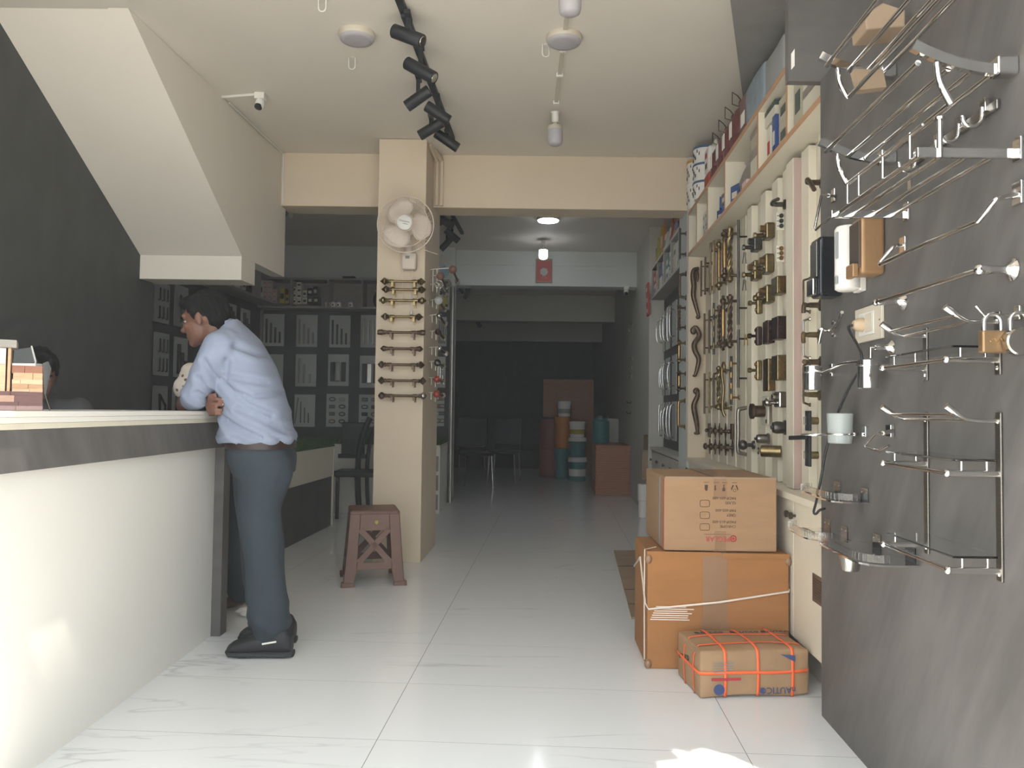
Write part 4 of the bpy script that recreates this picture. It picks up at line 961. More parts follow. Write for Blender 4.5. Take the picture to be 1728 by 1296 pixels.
pull(1246,371,548,'round','very long slim bar pull, upper of two beside the locks',gunm,.06,.008); pull(1246,556,654,'round','long slim bar pull, lower of two beside the locks',gunm,.06,.008)
pull(1246,687,768,'bow','large bow-shaped steel pull at the lower left of the locks',steel,.07,.011)
# animal-shaped handles on the cream end panel
def figure(pts,label,extra,Y=5.72,r0=.0165):
    w3=[atA(px,py,AF-.075) for px,py in pts]; p=w3[len(w3)//2]
    t=T('figure_handle',label,'door handle',(p.x+.07,p.y,p.z),RZR,'animal-shaped handles at the far end of the display')
    w3=[V((0,0,0))+q for q in w3]; Yc=sum(q.y for q in w3)/len(w3)
    w3=[atY(px,py,UY1-.075) for px,py in pts]
    sp=smoothp(w3,4); n=len(sp)
    B(t,1).tube(sp,[r0*(.75+.5*math.sin(PI*i/(n-1))) for i in range(n)],9).o('body',bronze,smooth=60)
    for (px,py,rx,rz) in extra:
        c=atY(px,py,UY1-.075); B(t,1).ell(c,(rx,.014,rz),10,8).o('head' if rx>.02 else 'foot',bronze,smooth=60)
    for q in (sp[n//6],sp[-n//6]): B(t,1).bar(q,V((q.x,UY1-.031,q.z)),.01,.01).o('post',bronze)
figure([(1179,453),(1171,456),(1169,467),(1171,482),(1170,498),(1174,515),(1179,533)],'looped snake-like bronze handle, topmost animal handle',[(1177,466,.012,.045),(1178,535,.018,.016)])
figure([(1169,557),(1174,552),(1180,566),(1172,580),(1173,592),(1179,605),(1177,620),(1173,634)],'horse-head bronze handle in the middle of the display end',[(1170,558,.024,.03),(1172,634,.016,.01)])
figure([(1176,659),(1177,668),(1171,684),(1173,700),(1176,715),(1177,730)],'fist-topped slim bronze handle, lowest animal handle',[(1175,660,.024,.026),(1176,731,.024,.012)])
# small knobs
kn=[]
for r_,yy in enumerate((726,753)):
    for c_,px in enumerate((1188,1197,1204,1214,1225)):
        p=atA(px,yy+c_*.6,AB-.02); t=T('cabinet_knob','small bronze knob, %s of the %s knob row under the pulls'%(('first','second','third','fourth','fifth')[c_],('upper','lower')[r_]),'knob',(RW(p.y,AB+.024),p.y,p.z),RZR,'small knobs under the pulls')
        if c_ in (0,4) and r_==0: B(t).box(.001,.012,-.028,.028,-.05,.05).o('back_plate',bronze,bevel=.003); B(t).ell((.025,0,0),(.014,.014,.014),10,8).o('knob_ball',bronze,smooth=60)
        else:
            B(t).prism([(0,-.055+.0),(.03,0),(0,.055),(-.03,0)],(.001,0,0),(0,1,0),(0,0,1),.006).o('back_plate',bronze,bevel=.002); B(t).lathe((.007,0,0),(1,0,0),[(0,.012),(.015,.010),(.02,.024),(.035,.022),(.042,.008)],12).o('knob_ball',bronze,smooth=50)
# locks
def lock(px0,px1,y0,y1,label,kind,m,a=AB):
    px=(px0+px1)/2; p=atA(px,(y0+y1)/2,a-.02); Y=p.y
    h=abs(atA(px,y0,a-.02).z-atA(px,y1,a-.02).z); H=h/2
    t=T('door_lock',label,'lock',(RW(Y,a),Y,p.z),RZR,'locks on the hardware display')
    if kind=='rim':
        B(t).box(.001,.045,-.045,.045,-H,H).o('case',m,bevel=.008); B(t).lathe((.046,.015,H*.3),(1,0,0),[(0,.018),(.02,.018),(.024,.014)],14).o('cylinder',brassy if m is brass else m,smooth=40)
        B(t).box(.001,.035,-.06,-.046,-H*.6,H*.6).o('bolt_case',m,bevel=.003); B(t).box(.04,.05,.0,.03,-H*.5,-H*.25).o('thumb_turn',m,bevel=.003)
        B(t).lathe((.046,-.02,-H*.35),(1,0,0),[(0,.012),(.028,.010),(.034,.016),(.045,.014)],12).o('knob_ball',m,smooth=50)
    elif kind=='plate3':
        B(t).box(.001,.040,.02,.032,-H,H).o('plate',palew,bevel=.005)
        for k in (-1,0,1): B(t).lathe((.018,.0325,k*H*.55),(0,1,0),[(0,.011),(.005,.0105)],12).o('bolt_hole',m,smooth=40)
        for k in (-1,0,1): B(t).lathe((.034,.0322,k*H*.55),(0,1,0),[(0,.003),(.001,.003)],8).o('screw_hole',black)
    elif kind=='box':
        B(t).box(.001,.05,-.05,.05,-H,H).o('case',m,bevel=.004)
        for k in (-.6,-.2,.2,.6): B(t).lathe((.028,.0502,H*k),(0,1,0),[(0,.012),(.005,.0115)],12).o('bolt_end',brassy if m is brass else m,smooth=40)
        B(t).box(.012,.03,-.075,-.051,-H*.5,H*.5).o('bolt',m,bevel=.002)
    elif kind=='bolts':
        B(t).box(.001,.035,-.05,.05,-H,H).o('case',m,bevel=.003); B(t).box(.0355,.039,.01,.05,-H,H).o('face_plate',bronze)
        n=max(3,int(h/.035))
        for k in range(n): B(t).lathe((.018,.0502,-H+h*(k+.5)/n),(0,1,0),[(0,.0125),(.010,.0115)],12).o('bolt_end',brassy if m is brass else m,smooth=40)
    elif kind=='slim':
        B(t).box(.001,.03,-.018,.018,-H,H).o('case',m,bevel=.008); 
        for k in (-.6,.6): B(t).lathe((.0305,0,H*k),(1,0,0),[(0,.010),(.006,.009)],12).o('cylinder',brassy if m is brass else m,smooth=40)
        B(t).lathe((.031,0,0),(1,0,0),[(0,.008),(.02,.008),(.024,.014),(.04,.013)],12).o('knob_ball',m,smooth=50)
    elif kind=='round':
        B(t).lathe((.001,0,0),(1,0,0),[(0,H),(.008,H),(.012,H*.8),(.045,H*.85),(.06,H*.7),(.062,0)],22).o('body',m,smooth=40); B(t).box(.06,.072,-.012,.012,-H*.25,H*.25).o('thumb_turn',black,bevel=.003)
        B(t).box(.001,.03,-H-.03,-H-.002,-H*.5,H*.5).o('latch_case',m,bevel=.002)
    elif kind=='plate':
        B(t).box(.001,.012,-.06,.06,-H,H).o('plate',palew,bevel=.01); B(t).lathe((.0125,0,-H*.05),(.3,1,0) if 0 else (1,0,0),[(0,.03),(.05,.03),(.055,.04),(.07,.04)],16).o('cylinder',bronze,smooth=40)
        for k in (.75,.45,-.75): B(t).lathe((.0125,.04,H*k),(1,0,0),[(0,.010),(.004,.010)],12).o('bolt_end',steel,smooth=40)
        B(t).box(.001,.04,.062,.10,H*.3,H*.7).o('bolt_case',gunm,bevel=.003)
    elif kind=='ball':
        B(t).lathe((.001,0,0),(1,0,0),[(0,.026),(.01,.024),(.014,.011),(.04,.010)],16).o('neck',m,smooth=40); B(t).ell((.062,0,0),(.026,.028,.028),16,10).o('knob_ball',m,smooth=60)
    elif kind=='barrel':
        B(t).lathe((.001,0,0),(1,-.4,0),[(0,H),(.09,H),(.094,H*.85)],20).o('barrel',m,smooth=40); B(t).lathe((.095,-.04,0),(1,-.4,0),[(0,H*.6),(.006,H*.6)],16).o('keyway',bronze,smooth=40)
    return t
LK=[(1266,1288,400,424,'upper left rim lock with round knob beside the long bars','rim',gunm),(1288,1307,378,404,'upper rim lock with brass knob','rim',brass),(1309,1320,360,391,'topmost clear plate with three grey bolts','plate3',gunm),
(1266,1288,441,473,'knobbed rim lock in the second lock row','rim',brass),(1286,1307,430,462,'brass rim lock in the second lock row','rim',brass),(1309,1320,415,444,'clear plate with three brass bolts','plate3',brassy),
(1271,1288,493,530,'slim brass lock with curled keys, third lock row','slim',brass),(1286,1309,482,512,'round-bodied brass lock in the third lock row','rim',brass),(1306,1328,468,497,'square greenish brass lock case, third lock row','box',brass),
(1273,1285,551,583,'slim oxblood lock holding the gold keys','slim',redbr),(1285,1308,542,580,'oxblood lock with face plate in the fourth lock row','bolts',redbr),(1306,1329,535,573,'oxblood lock case by the deep strip','box',redbr),
(1273,1285,608,642,'slim brass lock in the fifth lock row','slim',brass),(1286,1308,606,660,'tall brass lock with a column of bolts','bolts',brass),(1305,1330,600,642,'square brass lock with four bolt ends by the deep strip','box',brass),
(1274,1301,669,717,'cream plate lock with a dark cylinder','plate',bronze),(1308,1330,661,688,'grey chrome rim lock by the deep strip','rim',chromed),
(1308,1331,709,734,'grey round lock by the deep strip','round',gunm),(1281,1301,731,750,'round grey knob lock over the latch block','round',steel),(1260,1274,744,758,'black ball knob left of the round knob lock','ball',gunm),(1298,1325,752,772,'brass barrel lock at the bottom of the lock rows','barrel',brass)]
for q in LK: lock(*q)
def keys(px,py,label,m):
    p=atA(px,py,AB-.05); t=T('key_pair',label,'keys',(p.x,p.y,p.z),RZR,'keys hanging from locks')
    for k,(dx,a) in enumerate(((0,.2),(.02,-.5))):
        M=Matrix.Translation((.012*k,dx*.3,0))@Matrix.Rotation(a,4,'X')
        b=B(t); b.add([(x+.002*s,y,z) for s in(-1,1) for y,z in ((-.011,0),(-.006,.012),(.006,.012),(.011,0),(.005,-.012),(.004,-.05),(-.004,-.05),(-.005,-.012)) for x in (0,)],[tuple(range(8)),tuple(range(8,16))[::-1]]+[(i,8+i,8+(i+1)%8,(i+1)%8) for i in range(8)],M); b.o('key',m)
keys(1261,568,'gold keys hanging from the oxblood lock',mat('gold_key','#d8b25a',.3,.8)); keys(1258,430,'steel keys at the upper left rim lock',steel); keys(1258,476,'pale steel keys below the second lock row',steel)
# slim pulls on the deep strip and lever handles near the dark panel
for i,(y0,y1) in enumerate(((470,526),(538,604),(613,683))): pull(1356,y0,y1,'bow','slim rose-bronze pull beside the deep strip, %s'%('uppermost','middle one','lowest')[i],(bronze,chromed,bronze)[i],.03,.0045,'slim pulls beside the deep strip',AB)
def lever(px0,px1,py,label,m,plate_=None,py2=None,mp=None):
    Y=3.0 if px1>1380 else 3.1; w_=atA(px1,py,AB); t=T('lever_handle',label,'door handle',(RW(w_.y,AB),w_.y,w_.z),RZR,'lever handles next to the dark panel')
    B(t).lathe((.001,0,0),(1,0,0),[(0,.024),(.008,.024),(.012,.012),(.05,.011)],16).o('rose',m,smooth=40)
    e=atA(px0,py2 or py,AB-.075); Mi=MW[t.name].inverted(); e=Mi@e
    B(t).tube(smoothp([(.05,0,0),(.064,.0,0),(.072,e.y*.3,.002),(e.x,e.y,e.z)],4),.009,8).o('lever',m,smooth=60)
lever(1356,1387,515,'bronze lever handle level with the black dispenser',bronze,py2=528); lever(1356,1385,565,'bronze lever handle beside the curved robe hook',brass,py2=578); lever(1357,1387,611,'flat bronze lever just above the far chrome cup',bronze); lever(1362,1386,666,'short brass lever under the far chrome cup',brass); lever(1374,1389,308,'bent bronze lever high beside the towel ring',bronze,py2=320); lever(1313,1326,345,'dark lever above the topmost clear plate',gunm,py2=336)
t=T('lever_handle','matt black lever handle with two black plates, beside the acrylic shelves','door handle',tuple(atA(1366,740,AB)),RZR,'lever handles next to the dark panel')
for ya,yb in ((693,727),(734,787)):
    a=atA(1364,ya,AB-.04);c_=atA(1364,yb,AB-.04); B(t,1).bar(a,c_,.05,.012,tuple(NR)).o('back_plate',blackm,bevel=.002)
for yy in (710,768): 
    a=atA(1366,yy,AB-.033); B(t,1).cyl(a,a-NR*.034,.016,n=14).o('brass_neck',brass,smooth=40)
    B(t,1).tube([a+NR*.016+UP*.015-UR*.01,a+NR*.018+UP*.015+UR*.015,a+NR*.018-UP*.015+UR*.015,a+NR*.016-UP*.015-UR*.01],.002,6).o('keyhole_ring',chrome)
a=atA(1362,738,AB-.05);c_=atA(1333,739,AB-.06); B(t,1).bar(a,c_,.014,.018).o('lever',blackm,bevel=.002)
# ================================================================== second bay, right wall
Y2a,Y2b=6.24,8.05
t=RT('base_cabinet','grey-white base cabinet in the second bay beyond the cartons','cabinet',7.1)
boxD(t,Y2a,Y2b,-.245,-.03,0,.70,'carcass',wallw); boxD(t,Y2a,Y2b,-.25,.004,.702,.73,'worktop',wallw,.002)
for i in range(4):
    y=Y2a+.452*i; dr=boxD(t,y+.003,y+.449,-.029,-.012,.04,.69,'door',wallw,.0015); k=B(t,1).lathe(D(y+.40,-.0115,.60),NR,[(0,.006),(.012,.006),(.014,.014),(.024,.014)],12).o('knob',gunm,smooth=40); k.parent=dr
t=RT('display_board','dark board with rows of chrome handle cards in the second bay','display board',7.1,.73)
boxD(t,Y2a,Y2b,-.25,-.135,.7305,2.262,'backing',slated)
wall_shelf('grey wall shelf full of packets in the second bay',Y2a,Y2b,2.264,2.60,(6.25,6.7,7.15,7.6,8.04),body=greyw,edge=wallw)
px_cols=[1136,1125,1116,1109,1102.5]
for r_,(z0,z1) in enumerate(((1.72,2.14),(1.26,1.63),(.82,1.19))):
    for c_,px in enumerate(px_cols):
        Y=atA(px,600,AF+.115).y; hw=.13
        t=T('handle_card','pale card with chrome handles in the second bay, %s row, %s from the pier'%(('upper','middle','lower')[r_],('first','second','third','fourth','fifth')[c_]),'sample card',(RW(Y,AF+.134),Y,(z0+z1)/2),RZR,'chrome handle cards in the second bay')
        H=(z1-z0)/2; B(t).box(.001,.012,-hw,hw,-H,H).o('card',board)
        rr=random.Random(r_*10+c_)
        for k in range(2):
            y=-.05+.1*k; hh=H*rr.uniform(.5,.85); dd=rr.uniform(.04,.07)
            B(t).tube(smoothp([(.012,y,hh),(dd,y,hh*.95),(dd+rr.uniform(0,.02),y,0),(dd,y,-hh*.95),(.012,y,-hh)],3),.007,8).o('pull',chrome,smooth=60)
        if rr.random()<.6: B(t).box(.013,.04,-.02,.02,-.03,.03).o('knob_piece',chromed,bevel=.004)
# packets on and in the grey shelf
cols=[redb,orangep,yelb,greenp,white,blueb,tealb,pinkb,palew]
for i in range(9):
    Y=6.33+.19*i; m=(palew,orangep,greenp,redb,palew,white,orangep,yelb,yelb)[i]
    t=T('packet','%s packet on the grey shelf top in the second bay, place %s'%(('white','orange','green','red','white','spotted white','orange','yellow','yellow')[i],('one','two','three','four','five','six','seven','eight','nine')[i]),'packet',(RW(Y,AF+.05),Y,2.601),RZR+R.uniform(-.2,.2),'packets on the grey shelf top')
    h=R.uniform(.16,.34); b=B(t); b.add([(-.03,-.08,0),(.03,-.08,0),(.03,.08,0),(-.03,.08,0),(-.006,-.085,h),(.006,-.085,h),(.006,.085,h),(-.006,.085,h)],[(3,2,1,0),(4,5,6,7),(0,1,5,4),(1,2,6,5),(2,3,7,6),(3,0,4,7)]); b.o('pouch',m); B(t).box(.012,.028,-.05,.05,h*.3,h*.6).o('label_sticker',cols[(i*4+1)%9])
k=0
for ci,(ya,yb) in enumerate(((6.27,6.68),(6.72,7.13),(7.17,7.58),(7.62,8.02))):
    n=2
    for i in range(n):
        for j in range(2):
            Y=ya+(yb-ya)*(i+.5)/n; m=((palew,palew),(tealb,white),(blueb,palew),(redb,pinkb))[ci][(i+j)%2]
            carton('%s carton in the grey shelf, compartment %s, %s %s'%({palew:'white',tealb:'teal',white:'white',blueb:'blue',redb:'red',pinkb:'pink'}[m],('one','two','three','four')[ci],('near','far')[i],('bottom','top')[j]),Y,.17,-.02,.18,2.2895+j*.121,.118,m,None,grp='cartons in the grey shelf of the second bay',tag=(darkp,palew)[(i+j+ci)%2])
t=RT('hanging_packet','strip of red packets hanging at the far end of the grey shelf','packet',8.06,2.1,a=AF-.02)
for i in range(3): 
    z=.0+.11*i; B(t).box(.0+.004*i,.02+.004*i,-.08,.08,z,z+.12).o('pouch',redb,bevel=.004); B(t).box(.0205+.004*i,.022+.004*i,-.04,.05,z+.03,z+.07).o('label_sticker',palew)
# handles on the pier between the bays
for i,(px,y0,y1,st,m,lb) in enumerate(((1147,386,437,'flat',gunm,'flat grey pull high on the pier between the bays'),(1147,462,502,'bow',bronze,'bronze bow pull on the pier, second from the top'),(1146,514,558,'twist',bronze,'twisted bronze pull on the pier'),(1146,573,613,'turned',brass,'turned brass pull on the pier'),(1146,625,661,'turned',bronze,'dark turned pull on the pier'),(1145,676,720,'bow',brassy,'bright brass bow pull lowest on the pier'))):
    pull(px,y0,y1,st,lb,m,.05,.011,'handles on the pier between the bays',AF)
# white rolls and boxes at the foot of the far cabinet
for i,(px,y0,y1,r) in enumerate(((1085,813,840,.055),(1085.5,841,867,.05))):
    a=atY(px,y1,8.0); c_=atY(px,y0,8.0); z0=0 if i else c_.z-.165; 
    t=T('white_roll','%s white roll standing beside the far cabinet on the right'%('upper','lower')[i],'roll',(a.x,8.0,.002+ (.172 if i==0 else 0)),0,'white rolls by the far cabinet')
    B(t).lathe((0,0,0),(0,0,1),[(0,r),(.168,r)],18).o('roll',white,smooth=40); B(t).lathe((0,0,.1682),(0,0,1),[(0,r*.4),(.001,r*.4)],12).o('core',cardd)
p=atY(1083,790,8.3); t=T('sample_strip','brown strip of wood hanging on the far cabinet end','sample',(p.x,8.12,.38),0)
B(t).box(-.035,.035,-.02,.0,0,.30).o('strip',cardd,bevel=.004); B(t).box(-.015,.045,-.02,.0,.31,.47).o('strip',bronze,bevel=.01)
# ================================================================== second bay, left: grass counters, shelf, sample boards
t=T('grass_counter','low white counter with grey lower band and artificial grass top, behind the man','counter',(-2.0,6.1,0),0)
def gx(Y): return -2.075+A*Y
def slab(t,y0,y1,x1off,x0,z0,z1,nm,m,bev=0):
    b=B(t,1); b.prism([(x0,y0),(gx(y0)+x1off,y0),(gx(y1)+x1off,y1),(x0,y1)],(0,0,z0),(1,0,0),(0,1,0),z1-z0); return b.o(nm,m,bevel=bev)
slab(t,4.9,7.2,0,-2.45,.46,.715,'upper_panel',offw2); slab(t,4.9,7.2,-.012,-2.45,0,.459,'lower_band',slated); slab(t,7.202,7.22,.004,-2.45,0,.715,'end_panel',offw2); slab(t,4.88,7.22,.01,-2.47,.7155,.735,'top',offw2)
def turf(t,x0,x1,y0,y1,z,n,seed,slant=True):
    rr=random.Random(seed); b=B(t,1)
    for i in range(n):
        y=rr.uniform(y0,y1); xm=gx(y)+.01 if slant else x1; x=rr.uniform(x0,xm) if rr.random()<.6 else xm-abs(rr.gauss(0,.06))
        h=rr.uniform(.02,.045); a=rr.uniform(0,6.28); dx,dy=.006*math.cos(a),.006*math.sin(a); lx,ly=rr.uniform(-.02,.02)+(.02 if x>xm-.02 else 0),rr.uniform(-.02,.02)
        b.add([(x-dx,y-dy,z),(x+dx,y+dy,z),(x+lx,y+ly,z+h-(.02 if x>xm-.012 else 0))],[(0,1,2)])
    o=b.o('grass',grassm,stuff=True); return o
b=B(t,1); b.prism([(-2.47,4.88),(gx(4.88)+.012,4.88),(gx(7.2)+.012,7.2),(-2.47,7.2)],(0,0,.7355),(1,0,0),(0,1,0),.012); b.o('turf_mat',grassm)
turf(t,-2.4,0,4.9,7.2,.746,5000,1)
t=T('back_counter','white back counter with artificial grass top along the rear wall','counter',(-1.9,8.65,0),0)
B(t,1).box(-2.97,-.745,8.1,9.09,.0,.69).o('body',whitel); B(t,1).box(-2.97,-.745,8.06,9.09,.6905,.715).o('top',offw2); b=B(t,1).box(-2.97,-.745,8.06,9.09,.7155,.728).o('turf_mat',grassm)
turf(t,-2.96,-.75,8.06,9.08,.726,4000,2,False)
B(t,1).box(-1.30,-1.04,8.094,8.0995,.04,.66).o('drawer_front',whitel,bevel=.002)
for z in (.2,.4,.6): B(t,1).box(-1.02,-.76,8.094,8.0995,z-.16,z).o('drawer_front',greyw,bevel=.002)
t=T('glass_door_frame','slim grey metal frame edge right of the rear display','frame',(-.695,9.1,0),0)
B(t,1).box(-.712,-.698,9.0,9.19,0,2.55).o('jamb',steel); B(t,1).box(-.74,-.7125,9.1,9.19,.0,2.55).o('wood_edge',greyw)
# black chair in the nook
t=T('office_chair','black chair with slanted arms half hidden behind the pillar','chair',(-1.42,7.65,0),0)
B(t,1).box(-1.70,-1.47,7.72,7.76,.60,.95).o('backrest',blackm,bevel=.01); B(t,1).box(-1.70,-1.30,7.40,7.72,.43,.49).o('seat',blackm,bevel=.015)
for dx in (0,.09): B(t,1).tube(smoothp([(-1.40+dx,7.62,1.0),(-1.47+dx,7.60,.80),(-1.50+dx,7.58,.55),(-1.49+dx,7.56,.25),(-1.46+dx,7.54,.02)],4),.028 if dx==0 else .02,8).o('side_leg',blackm,smooth=60)
B(t,1).bar((-1.68,7.5,.43),(-1.68,7.5,.02),.03,.03).o('side_leg',blackm); B(t,1).bar((-1.70,7.60,.62),(-1.43,7.60,.62),.03,.04).o('arm',blackm)
# rear shelf
t=T('wall_shelf','grey wooden shelf on the rear wall of the left bay, with four compartments','shelf',(-1.9,9.1,2.27))
x0,x1=-2.98,-.74; Yb=9.195
for z in (2.25,2.585): B(t,1).box(x0,x1,8.93,Yb,z,z+.022).o('shelf_board',greyw)
for x in (x0,-2.60,-2.17,-1.77,-1.35,-1.0,x1-.02): B(t,1).box(x,x+.02,8.935,Yb,2.2725,2.5845).o('divider',greyw)
B(t,1).box(x0,x1,Yb-.012,Yb,2.2725,2.5845).o('back_panel',greyw)
p=atY(588,468,8.95); t=T('flat_box','thin dark box lying on top of the rear shelf','box',(p.x,9.05,2.608)); B(t).box(-.07,.07,-.1,.1,0,.025).o('body',darkp,bevel=.003); B(t).box(-.071,.071,-.101,.101,.018,.0255).o('lid',black)
def rearbox(px,y0,y1,wpx,m,label,grp,Y=9.0,lid=None):
    a=atY(px-wpx/2,y1,Y);c_=atY(px+wpx/2,y0,Y); z=max(a.z,2.2735)
    t=T('carton',label,'box',((a.x+c_.x)/2,Y+.05,z),0,grp); w_=(c_.x-a.x)/2; B(t).box(-w_*.97,w_*.97,-.05,.09,.0005,c_.z-z-.001).o('body',m,bevel=.001); B(t).box(-w_*.6,w_*.6,-.0515,-.0503,(c_.z-z)*.3,(c_.z-z)*.65).o('label_sticker',lid or darkp)
for c_,px in enumerate((439,447.5,455.5,463.5)):
    ys=[473,481,489,497,505,512.5] if c_<3 else [488,496,504,512.5]
    for k in range(len(ys)-1):
        rearbox(px,ys[k],ys[k+1]-.2,7.6,pinkb,'pink carton on the rear shelf, stack %s, %s from the top'%(('one','two','three','four')[c_],('first','second','third','fourth','fifth')[k]),'pink cartons stacked on the rear shelf',9.02,MT['pale_pink_laminate'])
rearbox(476,486,512,10,yelb,'tall yellow pack on the rear shelf','yellow packs on the rear shelf'); rearbox(484.5,497,512,7,yelb,'short yellow pack on the rear shelf','yellow packs on the rear shelf')
for i,(px,y0,y1) in enumerate(((496,484,493),(496,493.5,503),(496,503.5,513),(504.5,476,485),(504.5,485.5,494),(504.5,494.5,504),(504.5,504.5,513),(514,490,501),(514,502,513))):
    rearbox(px,y0,y1,8.2,palew,'small white carton on the rear shelf, second compartment, %s of nine'%('first','second','third','fourth','fifth','sixth','seventh','eighth','ninth')[i],'small white cartons on the rear shelf',9.02)
for i,(px,y0,y1,w_) in enumerate(((523,486,499,9),(532,483,499,8),(523,500,513,9),(533,500,513,9))): rearbox(px,y0,y1,w_,darkp,'dark wrapped pack on the rear shelf, %s of four'%('first','second','third','fourth')[i],'dark packs on the rear shelf',9.02,palew)
for i,px in enumerate((553,562.5,571.5,592)):
    p=atY(px,513,9.0); t=T('small_jar','small white jar with dark lid on the rear shelf, %s from the left'%('first','second','third','fourth')[i],'jar',(p.x,9.0,2.274),0,'small white jars on the rear shelf')
    B(t).lathe((0,0,0),(0,0,1),[(0,.03),(.055,.03)],14).o('body',white,smooth=40); B(t).lathe((0,0,.0552),(0,0,1),[(0,.028),(.018,.028)],14).o('lid',grey,smooth=40); B(t).box(-.008,.008,-.032,-.0301,.015,.035).o('printed_mark',inkd)
p=atY(638,495,8.9); t=T('dark_bundle','dark bundle on the rear shelf beside the pillar','bundle',(p.x-.02,9.02,2.274)); b=B(t); b.ell((0,0,.10),(.06,.05,.10),12,8); b.o('bundle',darkp,smooth=60); B(t).ell((.01,0,.22),(.045,.04,.05),10,8).o('knot',darkp,smooth=60)
p=atY(750,510,9.0); t=T('carton','yellow pack in the rear shelf right of the pillar','box',(p.x,9.05,2.274),0); B(t).box(-.07,.06,-.05,.09,0,.13).o('body',yelb,bevel=.002); B(t).box(.01,.04,-.0515,-.0503,.02,.05).o('label_sticker',inkd)
p=atY(748,488,9.0); t=T('carton','white pack above the yellow one right of the pillar','box',(p.x,9.06,2.407),0); B(t).box(-.06,.03,-.05,.09,0,.12).o('body',palew,bevel=.002); B(t).box(-.04,.0,-.0515,-.0503,.03,.08).o('label_sticker',inkd)
# slate face of the rear wall and its cards
struct('wall_back_slate',B().box(-3.02,-.745,9.17,9.198,.73,2.25),slated); struct('trim_7',B().box(-3.03,-2.975,9.10,9.168,.73,2.25),greyw)
ordn=('first','second','third','fourth','fifth')
def card(x0,x1,y0,y1,label,kind,seed):
    a=atY(x0,y1,9.16);c_=atY(x1,y0,9.16); w_=(c_.x-a.x)/2;H=(c_.z-a.z)/2
    t=T('sample_card',label,'sample card',((a.x+c_.x)/2,9.1695,(a.z+c_.z)/2),0,'sample cards on the rear wall'); B(t).box(-w_,w_,-.010,-.0005,-H,H).o('card',board)
    rr=random.Random(seed)
    if kind=='desc' or kind=='even':
        for k in range(4):
            x=-w_+2*w_*(k+.75)/4.6; h=2*H*(.76-.135*k if kind=='desc' else .8-.03*k); B(t).box(x-.010,x+.010,-.035,-.0105,-H*.82,-H*.82+h).o('pull',steel if seed%2 else gunm,bevel=.003)
    elif kind=='three':
        for k,(x,h) in enumerate(((-.6,1.55),(-.15,1.2),(.45,.6))): B(t).bar((x*w_,-.022,-H*.8),((x+.08*(k==1))*w_,-.022,-H*.8+h*H),.03,.02,(1,0,0)).o('pull',steel,bevel=.003)
    elif kind=='plates':
        for k,(x,m) in enumerate(((-.55,black),(-.08,chromed),(.5,black))): B(t).box(x*w_-.028,x*w_+.028,-.022,-.0105,-H*.72,H*.5).o('plate_pull',m,bevel=.008)
    elif kind=='thin':
        for k,(x,h) in enumerate(((-.35,1.3),(.02,.95),(.4,.6))): B(t).box(x*w_-.005,x*w_+.005,-.028,-.0105,-H*.75,-H*.75+h*H).o('pull',chromed)
        B(t).bar((-.9*w_,-.02,-H*.8),(-.62*w_,-.02,H*.8),.008,.008).o('pull',chromed)
    else:
        for r_ in range(4):
            for c in (-.45,.45):
                m=rr.choice((gunm,bronze,steel,black)); z=H*(.68-.45*r_); 
                if rr.random()<.5: B(t).box(c*w_-.035,c*w_+.035,-.03,-.0105,z-.022,z+.022).o('cup_pull',m,bevel=.006)
                else: B(t).tube([(c*w_+.035*math.cos(i*PI/8),-.018,z+.020*math.sin(i*PI/8)) for i in range(16)],.006,6,True).o('ring_pull',m,smooth=60)
cds=[(444,480,530,583.5,'desc'),(499.5,536,531.5,585,'desc'),(555.5,591.5,532.5,586,'desc'),(608,645,532,586,'even'),(443,478,598,651,'three'),(498,534,598,652,'three'),(553,589,598,651,'plates'),(606.5,643,600.5,654,'plates'),(496,532,666,720,'thin'),(550,588,665,720,'grid'),(605,642,666,720,'grid')]
rown=['upper']*4+['middle']*4+['lower']*3; pos=[0,1,2,3,0,1,2,3,1,2,3]; kn_={'desc':'with four bars of falling height','even':'with four nearly even bars','three':'with three grey bars','plates':'with dark plate pulls','thin':'with thin chrome rods','grid':'with rows of small cup pulls'}
for i,q in enumerate(cds): card(q[0],q[1],q[2],q[3],'rear wall card %s, %s row, %s column'%(kn_[q[4]],rown[i],ordn[pos[i]]),q[4],i)
for i,q in enumerate([(737,754,535,584,'even'),(736,752,602,654,'three'),(735,750,664,719,'grid')]): card(q[0],q[1],q[2],q[3],'narrow rear wall card right of the pillar, %s one'%('upper','middle','lower')[i],q[4],30+i)
# left wall cards and shelf
AL=-3.50
t=T('wall_shelf','grey shelf along the left wall under the stair landing','shelf',(RW(7.6,AL),7.6,2.28),RZL)
B(t).box(.002,.25,-1.6,1.55,.0,.022).o('shelf_board',greyw); B(t).box(.002,.25,-1.6,1.55,.33,.352).o('shelf_board',greyw); B(t).box(.002,.012,-1.6,1.55,.0225,.3295).o('back_panel',greyw)
for y in (-.8,0,.8): B(t).box(.0125,.25,y,y+.02,.0225,.3295).o('divider',greyw)
for i in range(8):
    y=-.2+.155*i; 
    if i==1 or i==6: continue
    Y=7.6+y; t=T('carton','pale carton on the left wall shelf, number %s from the landing'%('one','two','three','four','five','six','seven','eight')[i],'box',(RW(Y,AL+.13),Y,2.303),RZL,'cartons on the left wall shelf')
    h=.12+.1*R.random(); B(t).box(-.08,.09,-.06,.06,0,h).o('body',(palew,board,darkp)[i%3],bevel=.002); B(t).box(.0902,.0915,-.03,.03,h*.3,h*.6).o('label_sticker',inkd)
